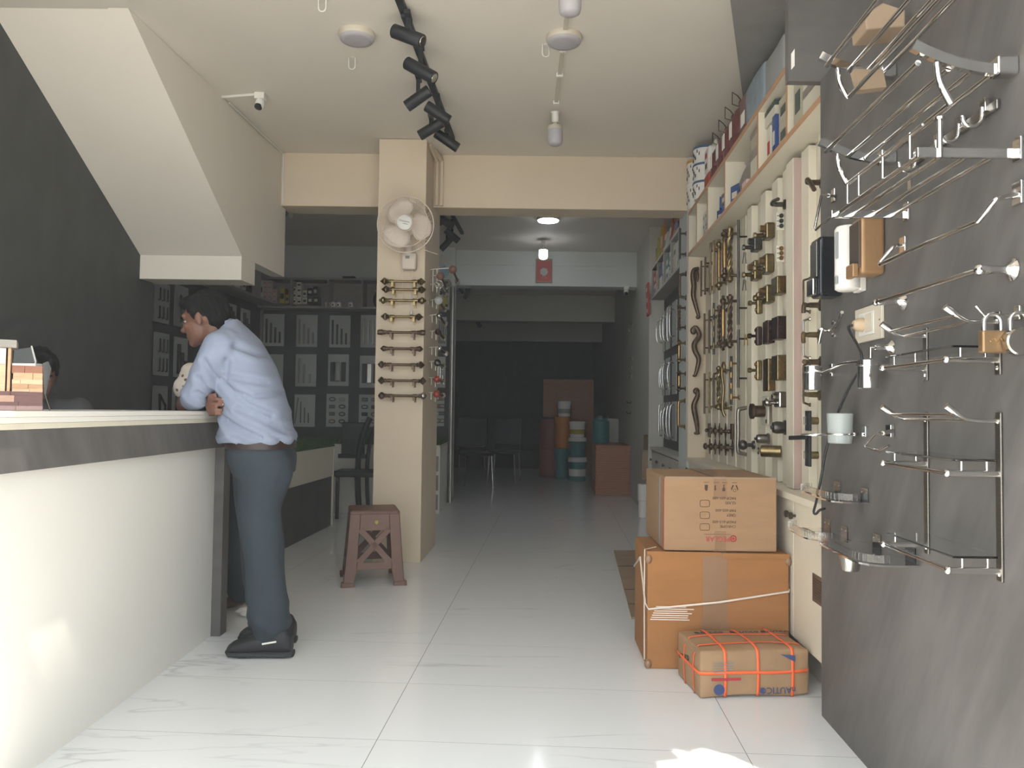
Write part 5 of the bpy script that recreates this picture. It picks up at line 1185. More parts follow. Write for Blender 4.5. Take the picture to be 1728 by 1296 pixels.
lc=[(262,288,478,545,'hooked'),(297,319,483,552,'slant'),(262,287,562,634,'hooked'),(296,318,570,637,'stairs'),(260,284,651,710,'slant'),(293,316,654,712,'stairs'),(385,400,513,547,'stairs'),(408,423,522,563,'stairs'),(384,398,580,640,'stairs'),(406,421,600,650,'stairs')]
for i,(x0,x1,y0,y1,k_) in enumerate(lc):
    xm=(x0+x1)/2; a=atA(x0,y0,AL+.014);c_=atA(x1,y0,AL+.014); p=atA(xm,y0,AL+.014); q=atA(xm,y1,AL+.014); w_=abs(c_.y-a.y)/2;H=(p.z-q.z)/2
    t=T('sample_card','left wall sample card %s, %s row, %s column from the stair'%({'hooked':'with hooked rods','slant':'with one slanting rod','stairs':'with stepped dark bars'}[k_],('upper','upper','middle','middle','lower','lower','upper','upper','middle','middle')[i],('first','second','first','second','first','second','third','fourth','third','fourth')[i]),'sample card',(RW(p.y,AL),p.y,(p.z+q.z)/2),RZL,'sample cards on the left wall')
    B(t).box(.0005,.012,-w_,w_,-H,H).o('card',board)
    if k_=='hooked':
        for r_ in (0,1):
            for k in range(3):
                y=w_*(-.5+.5*k); z=H*(.1 if r_==0 else -.8); B(t).tube([(.03,y-w_*.16,z),(.03,y,z),(.03,y,z+H*.62)],.008,6).o('rod',gunm)
    elif k_=='slant': B(t).tube([(.03,-w_*.3,-H*.8),(.03,-w_*.4,H*.5),(.03,w_*.4,-H*.1),(.03,w_*.5,-H*.8)],.012,6).o('rod',gunm)
    else:
        for k in range(3): y=w_*(-.55+.5*k); h=H*(1.5-.4*k); B(t).box(.013,.04,y-w_*.12,y+w_*.12,-H*.85,-H*.85+h).o('pull',gunm,bevel=.003)
# ================================================================== pillar: fan, curtain rods, finials
p=atY(684,378,5.27); t=T('wall_fan','white three-blade wall fan on the pillar','fan',(p.x,5.498,p.z),0)
fw=mat('fan_white','#cdbfb0',.45); fy=-.215
b=B(t)
for yy,rr_ in ((0,.195),(-.055,.06),(.055,.10),(-.03,.16)): b.tube([(rr_*math.cos(i*PI/24),fy+yy,rr_*math.sin(i*PI/24)) for i in range(48)],.0028 if rr_<.19 else .004,6,True)
for i in range(60):
    a=i*PI/30; c,s=math.cos(a),math.sin(a); b.tube([(.05*c,fy-.056,.05*s),(.12*c,fy-.047,.12*s),(.17*c,fy-.028,.17*s),(.195*c,fy,.195*s)],.0011,4)
    b.tube([(.195*c,fy,.195*s),(.16*c,fy+.045,.16*s),(.09*c,fy+.057,.09*s)],.0011,4)
g=b.o('grille',fw)
for k in range(3):
    a0=2.2+k*2*PI/3; vs=[];n=9
    for i in range(n+1):
        for j in range(7):
            u=i/n;v=j/6; r=.038+.145*u; wd=1.05*math.sin(PI*min(1,.18+u*.80))**.6; a=a0+(v-.5)*wd*1.75-.35*u
            vs.append((r*math.cos(a),fy+.015*(v-.5)*2*(1-.4*u)+.004,r*math.sin(a)))
    fs=[(i*7+j,i*7+j+1,(i+1)*7+j+1,(i+1)*7+j) for i in range(n) for j in range(6)]
    o=B(t).add(vs,fs).o('blade',mat('fan_blade_%d'%k,'#d2c4b8',.4),smooth=60); m=o.modifiers.new('thick','SOLIDIFY'); m.thickness=.002
B(t).lathe((0,fy-.052,0),(0,-1,0),[(0,.052),(.006,.052),(.010,.046),(.0105,0)],28).o('hub_cap',white,smooth=40)
B(t).lathe((0,fy+.06,0),(0,1,0),[(0,.07),(.06,.065),(.085,.04),(.09,0)],24).o('motor',fw,smooth=40)
B(t).tube([(0,fy+.12,-.03),(0,-.07,-.12),(0,-.045,-.2)],.025,12).o('neck',fw,smooth=60)
B(t).box(-.045,.058,-.075,-.001,-.285,-.165).o('switch_box',fw,bevel=.014,seg=3); B(t).box(-.018,.012,-.079,-.0755,-.21,-.19).o('dial',grey,bevel=.004)
text(t,'Crompton',.017,Matrix.Translation((0,fy-.0628,.008))@FACE@Matrix.Rotation(-.2,4,'Z'),inkd,ext=.0004); B(t).bar((-.012,fy-.0632,-.007),(.024,fy-.0632,-.0143),.003,.0006,(0,1,0)).o('small_print',inkd)
for x,z1,z2 in ((-.035,-.285,-.48),(.03,-.285,-.57)):
    B(t).tube([(x,-.05,z1),(x-.004,-.04,(z1+z2)/2),(x-.006,-.03,z2)],.0015,5).o('pull_cord',white); B(t).lathe((x-.006,-.03,z2),(0,0,-1),[(0,.004),(.012,.007),(.03,.006),(.032,.002)],10).o('cord_bead',white,smooth=50)
B(t).tube(smoothp([(.12,-.04,-.14),(.16,-.01,-.15),(.20,.0,-.16)],3),.003,6).o('power_lead',ivory)
# second fan, blue blade, behind the pillar
p=atY(742,452,8.6); t=T('wall_fan','white fan with blue blades mostly hidden behind the pillar','fan',(p.x-.09,9.19,p.z+.02),0)
b=B(t)
for yy,rr_ in ((-.25,.21),(-.30,.08),(-.28,.15)): b.tube([(rr_*math.cos(i*PI/20),yy,rr_*math.sin(i*PI/20)) for i in range(40)],.003,6,True)
for i in range(40):
    a=i*PI/20; b.tube([(.06*math.cos(a),-.305,.06*math.sin(a)),(.15*math.cos(a),-.28,.15*math.sin(a)),(.21*math.cos(a),-.25,.21*math.sin(a))],.0011,4)
b.o('grille',fw)
for k in range(3):
    a0=.0+k*2*PI/3; B(t).prism([(.04*math.cos(a0-.6),.04*math.sin(a0-.6)),(.15*math.cos(a0-.55),.15*math.sin(a0-.55)),(.18*math.cos(a0),.18*math.sin(a0)),(.14*math.cos(a0+.6),.14*math.sin(a0+.6)),(.04*math.cos(a0+.6),.04*math.sin(a0+.6))],(0,-.24,0),(1,0,0),(0,0,1),.004).o('blade',cyanp)
B(t).cyl((0,-.22,0),(0,-.10,0),.07).o('motor',fw,smooth=40); B(t).box(-.03,.03,-.12,-.001,-.16,.02).o('wall_bracket',fw,bevel=.008)
# curtain rods
rods=[(475,641,719,'spear'),(488.6,643,720,'spear'),(507,639,720,'ball'),(534.5,642,715,'spear'),(561,637,718,'cap'),(588.5,640,716,'small'),(615.5,637,717,'onion'),(642.5,637,720,'diamond'),(668,638,720,'glass')]
rb=[brass,brass,brass,brass,bronze,bronze,bronze,bronze,bronze]
for i,(py,x0,x1,k_) in enumerate(rods):
    a=atY(x0,py,5.42);c_=atY(x1,py,5.42); zc=(a.z+c_.z)/2; xc=(a.x+c_.x)/2; Wd=(c_.x-a.x)/2
    t=T('curtain_rod','bronze curtain rod with %s finials, %s from the top on the pillar'%({'spear':'spear','ball':'ball','cap':'flat capped','small':'small pointed','onion':'onion','diamond':'diamond','glass':'glassy round'}[k_],('first','second','third','fourth','fifth','sixth','seventh','eighth','ninth')[i]),'curtain rod',(xc,5.499,zc),0,'curtain rods on the pillar'); y=-.079; m=rb[i]
    B(t).cyl((-Wd+.05,y,0),(Wd-.05,y,0),.0095,n=12).o('rod',m,smooth=40)
    for s in (-1,1):
        prof={'spear':[(0,.011),(.006,.017),(.010,.010),(.016,.02),(.026,.022),(.036,.014),(.055,.0)],'ball':[(0,.011),(.006,.015),(.010,.010),(.016,.018),(.026,.022),(.036,.018),(.042,.008),(.048,.010),(.055,.0)],'cap':[(0,.012),(.02,.013),(.024,.017),(.05,.016),(.055,.013),(.056,0)],'small':[(0,.012),(.015,.013),(.02,.016),(.03,.017),(.04,.01),(.05,0)],'onion':[(0,.011),(.010,.014),(.014,.009),(.022,.02),(.032,.022),(.042,.014),(.056,.0)],'diamond':[(0,.011),(.008,.013),(.012,.009),(.02,.016),(.030,.024),(.044,.012),(.055,0)],'glass':[(0,.011),(.008,.014),(.012,.009),(.018,.016),(.03,.022),(.04,.02),(.052,.008),(.056,0)]}[k_]
        B(t).lathe((s*(Wd-.060),y,0),(s,0,0),[(q_[0]*1.08,q_[1]*1.2) for q_ in prof],16).o('finial',chromed if k_=='glass' and s==1 else m,smooth=50)
        B(t).lathe((s*(Wd-.10),y,0),(s,0,0),[(0,.012),(.004,.0135),(.03,.0135),(.034,.012)],14).o('collar',m,smooth=40)
        x=s*.078+.003; B(t).box(x-.008,x+.008,y-.012,-.001,-.012,-.008).o('bracket',m); B(t).box(x-.008,x+.008,-.006,-.001,-.045,.012).o('bracket_plate',m); B(t).box(x-.008,x+.008,y-.010,y+.012,-.035 if i not in (0,) else -.04,-.0105).o('bracket_drop',m)
# finials on wire brackets on the pillar flank
fins=[(454,764,455,brownp,.03,'brown ball'),(467,743,466,brownp,.03,'brown ball'),(481,741,480,glassm,.03,'clear ball'),(505,740,507,frost,.03,'frosted ball'),(531,741,533,chromed,.022,'silver ring'),(560,739,560,redbr,.024,'dark red'),(587,742,588,chrome,.016,'chrome curl'),(611,738,612,gunm,.026,'black ball'),(639,737,640,mat('red_ball','#8e3a2c',.3),.026,'red ball'),(665,737,665,MT['red_ball'] if 'red_ball' in MT else redb,.028,'orange-red ball')]
for i,(yw,bx,by,m,r,nm) in enumerate(fins):
    Yf=5.75; p=atY(bx,by,Yf-.1); wallp=atY(720,by+4,Yf); xw=PX1+.058*(Yf-5.5)*.86
    t=T('curtain_finial','%s curtain finial on a wire bracket, number %s down the pillar flank'%(nm,('one','two','three','four','five','six','seven','eight','nine','ten')[i]),'curtain finial',(xw,Yf,p.z),0,'curtain finials on the pillar flank')
    Mi=MW[t.name].inverted(); q=Mi@p
    B(t).tube([(.002,0,.015),(.03,-.03,.015),(q.x*.8,q.y*.9,.012),(q.x,q.y,0)],.0035,6).o('wire_bracket',white,smooth=40)
    B(t).tube([(.022,-.02,.015),(.022,-.02,-.04)],.003,6).o('wire_stop',white); B(t).tube([(.055,-.05,.013),(.055,-.05,-.055)],.003,6).o('wire_stop',white)
    B(t).ell(q,r,14,10).o('finial_ball',m,smooth=60)
    e=q+V((.0,.48,0)); B(t).tube([q+V((.0,.03,0)),e],.010,8).o('short_rod',bronze if i!=6 else chrome,smooth=40)
    B(t).lathe(e,(0,1,0),[(0,.010),(.012,.024),(.03,.024),(.036,.012)],14).o('end_flange',chrome,smooth=40)
# ================================================================== store room beyond the second beam
def bucket(px,y0,y1,wpx,Y,m,label,lid=None,z=None,band=None):
    a=atY(px,y1,Y); r=wpx/2/1300*Y; z0=a.z if z is None else z; h=atY(px,y0,Y).z-z0
    t=T('paint_bucket',label,'bucket',(a.x,Y,max(z0,.001)),0,'paint buckets in the store room'); 
    B(t).lathe((0,0,0),(0,0,1),[(0,r*.88),(h*.8,r*.98)],20).o('body',m,smooth=40); B(t).lathe((0,0,h*.801),(0,0,1),[(0,r*1.04),(h*.1,r*1.04),(h*.12,r),(h*.19,r),(h*.192,0)],20).o('lid',lid or m,smooth=40)
    if band: B(t).lathe((0,0,h*.2),(0,0,1),[(0,r*.925),(h*.3,r*.965)],20).o('label_band',band,smooth=40)
    return atY(px,y0,Y).z
z=bucket(974,771,812,31,12.2,tealb,'lowest white-lidded teal bucket in the store room stack',white,0.002,white)
z=bucket(974,738,771,30,12.2,tealb,'middle white-lidded teal bucket in the store room stack',white,z+.002)
z=bucket(974,711,738,27,12.2,white,'top white bucket with yellow band in the store room stack',white,z+.002,yelb)
z=bucket(947,756,809,24,12.5,tealb,'dark teal drum at the left of the bucket stacks',None,.002)
z=bucket(949,703,756,27,12.5,orangep,'orange drum standing on the dark teal drum',None,z+.002)
z=bucket(952,677,702,23,12.5,white,'white bucket topping the orange drum',white,z+.002,grey)
z0_=.75
t=T('plywood_stack','stack of reddish plywood sheets on the store room floor','plywood',(1.42,9.95,0),-TH)
p=atZ(1004,836,0);q=atZ(1063,836,0)
t.location=(p.x,p.y,0); MW[t.name]=Matrix.Translation((p.x,p.y,0))@Matrix.Rotation(-TH,4,'Z')
Wp=q.x-p.x
for i in range(22): B(t).box(R.uniform(0,.008),Wp-R.uniform(0,.02),R.uniform(0,.01),1.1,.003+i*.0295,.003+i*.0295+.028).o('sheet',plywood)
a=atY(1004,756,11.2); z=.66
for i,(px,w_,m,lb) in enumerate(((1004,28,tealb,'teal shrink-wrapped drum on the plywood stack'),)):
    Y=10.6; aa=atY(px+10,750,Y); 
    t=T('teal_drum',lb,'drum',(aa.x,Y,.655),0); r=.115
    B(t).lathe((0,0,0),(0,0,1),[(0,r*.95),(.01,r),(.30,r),(.32,r*.8),(.35,r*.8)],20).o('body',m,smooth=40); B(t).lathe((0,0,.3502),(0,0,1),[(0,r*.85),(.03,r*.85)],20).o('lid',darkp,smooth=40)
a=atY(916,806,13.2);c_=atY(1004,640,13.2); t=T('plywood_board','tall brown board leaning at the rear of the store room','board',(a.x,13.4,0)); B(t).box(0,c_.x-a.x,0,.04,.002,c_.z).o('board',plywood); B(t).box(.02,c_.x-a.x-.02,-.012,-.001,.1,.16).o('rail',plywood)
a=atY(924,808,12.9); t=T('red_drum','dim brick-red drum behind the orange drum','drum',(a.x+.06,13.0,.002)); B(t).lathe((0,0,0),(0,0,1),[(0,.19),(.02,.2),(.45,.2),(.46,.21),(.5,.2),(.95,.19)],18).o('body',mat('brick_plastic','#7a4034',.6),smooth=40); B(t).lathe((0,0,.951),(0,0,1),[(0,.2),(.04,.19)],18).o('lid',darkp,smooth=40)
a=atY(1045,720,12.0); t=T('white_cabinet','low white cabinet beside the store room wall','cabinet',(1.50,12.15,0),-TH); B(t).box(-.18,.16,-.3,.6,.002,.98).o('body',wallw,bevel=.004); B(t).box(-.18,.16,-.32,-.301,.05,.95).o('door',wallw,bevel=.003)
for i,px in enumerate((800,850)):
    a=atZ(px,822-6*i,0); t=T('office_chair','black chair standing in the dark of the store room, %s'%('left one','right one')[i],'chair',(a.x,a.y+.3,0),.3-.5*i,'dark chairs in the store room')
    B(t).box(-.22,.22,-.22,.22,.43,.48).o('seat',blackm,bevel=.02); B(t).box(-.22,.22,.20,.24,.55,.98).o('backrest',blackm,bevel=.02)
    for sx in (-1,1):
        for sy in (-1,1): B(t).cyl((sx*.19,sy*.19,.43),(sx*.21,sy*.21,.002),.012,n=8).o('leg',chrome,smooth=40)
    for sx in (-1,1): B(t).bar((sx*.19,.2,.48),(sx*.19,.22,.56),.02,.02).o('back_post',blackm)
for i,(py) in enumerate((552,562,607,622,638,680,697)):
    p=atA(1064,py,.965); t=T('wall_hook','small chrome hook on the store room wall, %s from the top'%('first','second','third','fourth','fifth','sixth','seventh')[i],'hook',(RW(9.75,.965),9.75+.02*i,p.z),RZR,'chrome hooks on the store room wall')
    B(t).box(.001,.006,-.012,.012,-.025,.025).o('plate',chromed); B(t).tube([(.006,0,.0),(.05,0,-.005),(.06,0,.02)],.005,6).o('hook',chromed if i<5 else bronze,smooth=50)
# crumpled paper by the counter post
p=atZ(416,1041,0); t=T('crumpled_paper','crumpled white paper on the floor beside the counter post','paper',(p.x,p.y,.0)); b=B(t); b.ell((0,0,.022),(.05,.035,.022),10,7); rr=random.Random(4); b.v=[v+V((rr.uniform(-.012,.012),rr.uniform(-.012,.012),rr.uniform(0,.012))) for v in b.v]; b.o('paper_ball',paper)
# ================================================================== people
skin=mat('skin','#684738',.55,var=.06,scale=14); skind=mat('dark_skin','#5f4236',.55,var=.06,scale=14)
hairm=mat('black_hair','#0b0a0a',.75,var=.3,scale=60,bump=.3,spec=.15)
shirtm=mat('blue_shirt','#80889a',.85,var=.05,scale=7,stretch=(1,1,2.4),bump=.35); trouserm=mat('dark_trousers','#2b343b',.85,var=.08,scale=20,bump=.1)
shoem=mat('black_shoe','#1b1d20',.6); solem=mat('shoe_sole','#2a2c2e',.7); beltm=mat('brown_belt','#2d211f',.45)
def dotm():
    m=bpy.data.materials.new('dotted_cream_cloth'); m.use_nodes=True; nt=m.node_tree; p=nt.nodes['Principled BSDF']; p.inputs['Roughness'].default_value=.85
    tc=nt.nodes.new('ShaderNodeTexCoord'); v=nt.nodes.new('ShaderNodeTexVoronoi'); v.inputs['Scale'].default_value=30; nt.links.new(tc.outputs['Object'],v.inputs['Vector'])
    r=nt.nodes.new('ShaderNodeValToRGB'); e=r.color_ramp.elements; e[0].position=.22; e[0].color=(.12,.07,.05,1); e[1].position=.26; e[1].color=(.55,.49,.42,1)
    nt.links.new(v.outputs['Distance'],r.inputs[0]); nt.links.new(r.outputs[0],p.inputs['Base Color']); return m
dotsm=dotm()
def ring(b,rings,n=20):
    # rings: (centre, tangent dir, lateral dir, half depth, half width)
    vs=[];fs=[]
    for c,t_,lat,a,w_ in rings:
        t_=V(t_).normalized(); lat=V(lat).normalized(); dp=lat.cross(t_).normalized()
        for k in range(n):
            an=2*PI*k/n; ca,sa=math.cos(an),math.sin(an)
            ca=math.copysign(abs(ca)**.85,ca); sa=math.copysign(abs(sa)**.85,sa)
            vs.append(V(c)+dp*(a*ca)+lat*(w_*sa))
    for i in range(len(rings)-1):
        for k in range(n): fs.append((i*n+k,i*n+(k+1)%n,(i+1)*n+(k+1)%n,(i+1)*n+k))
    fs.append(tuple(range(n))[::-1]); fs.append(tuple((len(rings)-1)*n+k for k in range(n)))
    return b.add(vs,fs)
def limb(b,pts,n=12):
    ps=[V(p) for p,_ in pts]; rs=[r for _,r in pts]
    b.tube(ps,rs,n)
    for p,r in pts: b.ell(p,r*.995,n,8)
    return b
def fuse(b,name,m,vox=.012,it=6,par=None,loc=(0,0,0),top=None,fold=None):
    n=len(MW)
    o=b.o(name,m,parent=par) if not top else b.o(name,m,top=top,loc=loc)
    r=o.modifiers.new('fuse','REMESH'); r.mode='VOXEL'; r.voxel_size=vox; r.use_smooth_shade=True
    s=o.modifiers.new('smooth','SMOOTH'); s.iterations=it; s.factor=.5
    dg=bpy.context.evaluated_depsgraph_get(); me=bpy.data.meshes.new_from_object(o.evaluated_get(dg))
    o.modifiers.clear(); old=o.data; o.data=me; bpy.data.meshes.remove(old); me.name=name
    if fold:
        for v in me.vertices: v.co+=v.normal*fold(v.co)
    for p in me.polygons: p.use_smooth=True
    if not me.materials: me.materials.append(m)
    return o
def headprims(b,c,f,u,lat,s=1):
    M=Matrix((f,lat,u)).transposed()
    def E(a,l,h,r): b.ell(V(c)+f*(a*s)+lat*(l*s)+u*(h*s),tuple(k*s for k in r),16,12,M)
    E(-.012,0,.028,(.096,.075,.086)); E(.03,0,-.03,(.064,.062,.075)); E(.045,0,-.062,(.046,.048,.042)); E(.070,0,-.090,(.022,.026,.020))
    E(.074,0,.03,(.020,.05,.02)); E(.099,0,-.024,(.024,.015,.015)); E(.092,0,.002,(.014,.010,.030)); E(.084,0,-.058,(.014,.022,.008)); E(.082,0,-.070,(.013,.02,.008))
    for l in (-1,1): E(-.006,l*.075,-.004,(.016,.008,.027)); E(-.008,l*.073,-.024,(.010,.007,.012)); E(.062,l*.036,-.02,(.025,.02,.02))
def faceparts(par,c,f,u,lat,s=1,hair=True,hm=None):
    M=Matrix((f,lat,u)).transposed()
    for l in (-1,1):
        B(par,1).ell(V(c)+f*(.073*s)+lat*(l*.032*s)+u*(.004*s),(.009*s,.012*s,.0065*s),10,8,M).o('eye',mat('eye_white','#8d8078',.4) if 'eye_white' not in MT else MT['eye_white'],smooth=60)
        B(par,1).ell(V(c)+f*(.0795*s)+lat*(l*.033*s)+u*(.003*s),(.0035*s,.006*s,.006*s),8,6,M).o('pupil',black,smooth=60)
        B(par,1).bar(V(c)+f*(.093*s)+lat*(l*.014*s)+u*(.022*s),V(c)+f*(.083*s)+lat*(l*.05*s)+u*(.024*s),.006,.007).o('eyebrow',hairm)
    b=B(par,1)
    def E(a,l,h,r): b.ell(V(c)+f*(a*s)+lat*(l*s)+u*(h*s),tuple(k*s for k in r),16,12,M)
    E(-.022,0,.044,(.098,.083,.082)); E(-.062,0,.0,(.054,.070,.066)); E(.045,0,.092,(.048,.055,.03)); E(.078,.0,.085,(.026,.04,.02)); E(-.03,0,.105,(.06,.05,.03)); E(-.075,0,-.04,(.030,.05,.035))
    for l in (-1,1): E(.012,l*.068,.03,(.024,.012,.03))
    rr=random.Random(5)
    h=fuse(b,'hair',hm or hairm,.007,3,par,fold=lambda p:.004*math.sin(p.x*190+p.z*90)*math.sin(p.y*170))
# ---------------- the man at the counter
def man():
    base=atZ(455,1085,0); base.z=0; loc=(base.x,3.49,0)
    Yn,Yf=3.40,3.60
    f=V((-.97,.10,-.22)).normalized(); lat=V((0,0,1)).cross(f).normalized(); u=f.cross(lat).normalized()
    hc=atY(346,540,3.47)
    sl=atY(371,582,3.345); sr=atY(384,580,3.66); el=atY(326,682,3.37); el.z=max(el.z,1.112); er=atY(322,684,3.68); er.z=1.112
    wl=atY(345,684,3.60); wl.z=1.115; wr=atY(352,687,3.50); wr.z=1.105
    hipn=atY(447,792,3.42); hipf=atY(438,792,3.59); chest=atY(414,622,3.5); waist=atY(441,742,3.505); nb=atY(383,560,3.5)
    an=atY(463,1066,Yn); af=atY(444,1058,Yf)
    b=B(None,True)
    headprims(b,hc,f,u,lat)
    limb(b,[(hc-f*.03-u*.06,.056),(nb,.062)])
    ring(b,[(atY(441,760,3.505),(0,0,1),(0,1,0),.11,.15),(waist,(0,0,1),(0,1,0),.11,.14),(atY(430,680,3.5),(-.25,0,1),(0,1,0),.115,.145),(chest,(-.4,0,1),(0,1,0),.105,.155),(atY(398,582,3.5),(-.6,0,.9),(0,1,0),.075,.14)])
    limb(b,[(sl,.055),(el,.042)]); limb(b,[(el,.042),(wl,.03)]); limb(b,[(sr,.055),(er,.042)]); limb(b,[(er,.042),(wr,.03)])
    for h,k,a in ((hipn,atY(446,925,Yn),an),(hipf,atY(436,925,Yf),af)):
        limb(b,[(h,.085),(h.lerp(k,.5)+V((-.018,0,0)),.062),(k,.048),(a,.036)]); limb(b,[(a,.034),(a+V((-.055,0,-.045)),.022)])
    # right hand: palm, four stacked curled fingers, thumb
    pc=atY(360,687,3.375); limb(b,[(wr,.03),(pc+V((0,.02,0)),.031)]); b.ell(pc,(.030,.030,.040),12,8)
    for k,(y,x0,x1,x2) in enumerate(((673,352,366,375),(682,350,365,376),(691,351,364,374),(698.5,354,364,372))):
        r=(.0086,.0090,.0088,.0078)[k]
        p=[atY(x0,y+1,3.36),atY((x0+x1)/2,y,3.338),atY(x1,y,3.330),atY(x2,y+1.2,3.340),atY(x2-2,y+2,3.36)]
        limb(b,list(zip(p,(r*1.05,r,r*.97,r*.9,r*.85))),10)
    limb(b,[(pc+V((-.005,.01,.03)),.012),(atY(354,668,3.35),.0100),(atY(363,666,3.34),.0090)],10)
    # left hand lies under the far arm
    pl=wl+V((0,.07,0)); limb(b,[(wl,.03),(pl,.028)])
    for k in range(4): limb(b,[(pl+V((-.025+.018*k,.02,0)),.0095),(pl+V((-.03+.019*k,.065-.006*abs(k-1.5),.0)),.009),(pl+V((-.03+.019*k,.09-.008*abs(k-1.5),-.012)),.008)],8)
    limb(b,[(pl+V((-.03,-.01,0)),.011),(pl+V((-.055,.03,-.003)),.009)],8)
    p=fuse(b,'person',skin,.0052,2,None,loc,('man in a light blue shirt and dark trousers leaning on the white counter','person'))
    MW[p.name]=Matrix.Translation(V(loc))
    # fingernails on the visible hand
    for y,x2 in ((673.5,375.5),(682.5,376.3)): B(p,1).ell(atY(x2,y,3.331),(.003,.004,.0045),8,6).o('fingernail',mat('nail_%d'%y,'#b08a7a',.4),smooth=60)
    # shirt
    b=B(p,True)
    T0=(0,1,0)
    ring(b,[(atY(436,748,3.505),(0,0,1),T0,.160,.186),(atY(434,734,3.505),(.05,0,1),T0,.170,.192),(atY(433,710,3.505),(-.1,0,1),T0,.150,.185),(atY(427,672,3.5),(-.3,0,1),T0,.140,.182),(atY(414,630,3.5),(-.45,0,1),T0,.128,.185),(atY(400,592,3.5),(-.6,0,.9),T0,.106,.185),(atY(391,570,3.5),(-.7,0,.7),T0,.078,.14),(atY(383,554,3.5),(-.7,0,.7),T0,.064,.075)],28)
    limb(b,[(sl+V((.012,.035,.0)),.078),(sl+V((0,.0,-.01)),.074),(sl.lerp(el,.5),.068),(el+V((.0,0,.01)),.058)],16); limb(b,[(el,.052),(wl+V((0,-.03,0)),.044)],14)
    limb(b,[(sr+V((.01,-.03,0)),.078),(sr,.072),(sr.lerp(er,.5),.064),(er,.05)],16); limb(b,[(er,.048),(er.lerp(wr,.8),.04)],14)
    b.ell(atY(487,733,3.5),(.035,.12,.03),12,8)
    segs=[[(378,634),(405,640),(442,646)],[(372,640),(395,662),(425,672)],[(392,660),(420,684),(452,700)],[(402,690),(440,706),(476,730)],[(385,610),(382,640)],[(372,706),(400,722),(440,738)],[(432,670),(466,662)],[(352,610),(366,640)],[(340,640),(352,660)],[(336,664),(350,676)],[(398,585),(430,598)]]
    sg=[]
    for s_ in segs:
        q_=[atY(x,y,3.33) for x,y in s_]
        sg+=[((q_[i].x,q_[i].z),(q_[i+1].x,q_[i+1].z)) for i in range(len(q_)-1)]
    def crease(w_):
        if w_.y>3.52: return 0
        d0=1
        for (ax,az),(bx,bz) in sg:
            ux_,uz_=bx-ax,bz-az; t_=max(0,min(1,((w_.x-ax)*ux_+(w_.z-az)*uz_)/(ux_*ux_+uz_*uz_)))
            d=math.hypot(w_.x-ax-ux_*t_,w_.z-az-uz_*t_); d0=min(d0,d)
        return -.011*math.exp(-(d0/.009)**2)+.006*math.exp(-((d0-.026)/.014)**2)
    def fold(q):
        w_=q+V(loc); tw=w_.x*.6+w_.z
        k=.0055*(1-2*abs(math.sin(tw*23+math.sin(w_.y*14)*.8+w_.x*7))**.7)*max(0,min(1,(1.34-w_.z)/.25))
        return k+crease(w_)+(.010*math.sin(w_.x*55+w_.y*40) if w_.z<.955 else 0)*.6
    fuse(b,'shirt',shirtm,.009,5,p,fold=fold)
    b=B(p,True)
    for s in (-1,1):
        pts=[nb+V((.02,s*.02,.052)),nb+V((.015,s*.062,.035)),nb+V((-.045,s*.058,.012)),nb+V((-.075,s*.02,-.012))]
        limb(b,[(q,.012) for q in smoothp(pts,3)],8)
    fuse(b,'collar',shirtm,.006,3,p)
    # trousers
    b=B(p,True)
    limb(b,[(hipn+V((0,.02,0)),.118),(atY(437,862,3.42),.094),(atY(446,930,Yn),.086),(atY(449,1000,Yn),.086),(atY(456,1048,Yn),.088)],18)
    limb(b,[(hipf+V((0,-.02,0)),.115),(atY(432,862,3.58),.088),(atY(437,930,Yf),.083),(atY(443,1000,Yf),.078),(atY(449,1044,Yf),.078)],18)
    ring(b,[(atY(447,800,3.505),(0,0,1),T0,.128,.17),(atY(443,770,3.505),(0,0,1),T0,.142,.178),(atY(440,744,3.505),(0,0,1),T0,.138,.168)],24)
    def fold2(q):
        w_=q+V(loc); k=max(0,min(1,(.28-w_.z)/.2)); return .010*k*math.sin(w_.z*62+w_.x*14)+.003*math.sin(w_.z*22+w_.y*30+w_.x*25)
    fuse(b,'trousers',trouserm,.010,5,p,fold=fold2)
    b=B(p,True); ring(b,[(atY(441.5,756,3.505),(0,0,1),T0,.147,.180),(atY(440.5,742,3.505),(0,0,1),T0,.147,.180)],28); b.o('belt',beltm,smooth=40)
    # shoes
    for (Y,tx,hx,yb) in ((3.395,383,495,1105),(3.60,404,500,1079)):
        toe=atY(tx,yb,Y); heel=atY(hx,yb,Y); x0,x1=toe.x,heel.x; ln=x1-x0
        b=B(p,True); rings=[]
        for s_,w_,h in ((.02,.030,.030),(.10,.045,.048),(.25,.050,.060),(.42,.047,.078),(.58,.045,.100),(.75,.045,.115),(.9,.042,.112),(.985,.028,.075)):
            rings.append((V((x0+ln*s_,Y,.018+h/2)),(1,0,0),(0,1,0),h/2,w_))
        ring(b,rings,16); sh=fuse(b,'shoe',shoem,.006,3,p)
        b=B(p,True); rings=[]
        for s_,w_ in ((0,.026),(.06,.043),(.25,.051),(.5,.045),(.75,.044),(.95,.040),(1,.028)): rings.append((V((x0+ln*s_,Y,.0155+ (.008 if s_<.03 else 0))),(1,0,0),(0,1,0),.0145-(.006 if s_<.03 else 0),w_))
        ring(b,rings,16).o('sole',solem,smooth=50).parent=sh
        if Y<3.5: B(p,True).bar(atY(442,1087,Y-.049),atY(466,1083,Y-.049),.002,.007).o('shoe_mark',paper).parent=sh
    faceparts(p,hc,f,u,lat)
    return p
man()
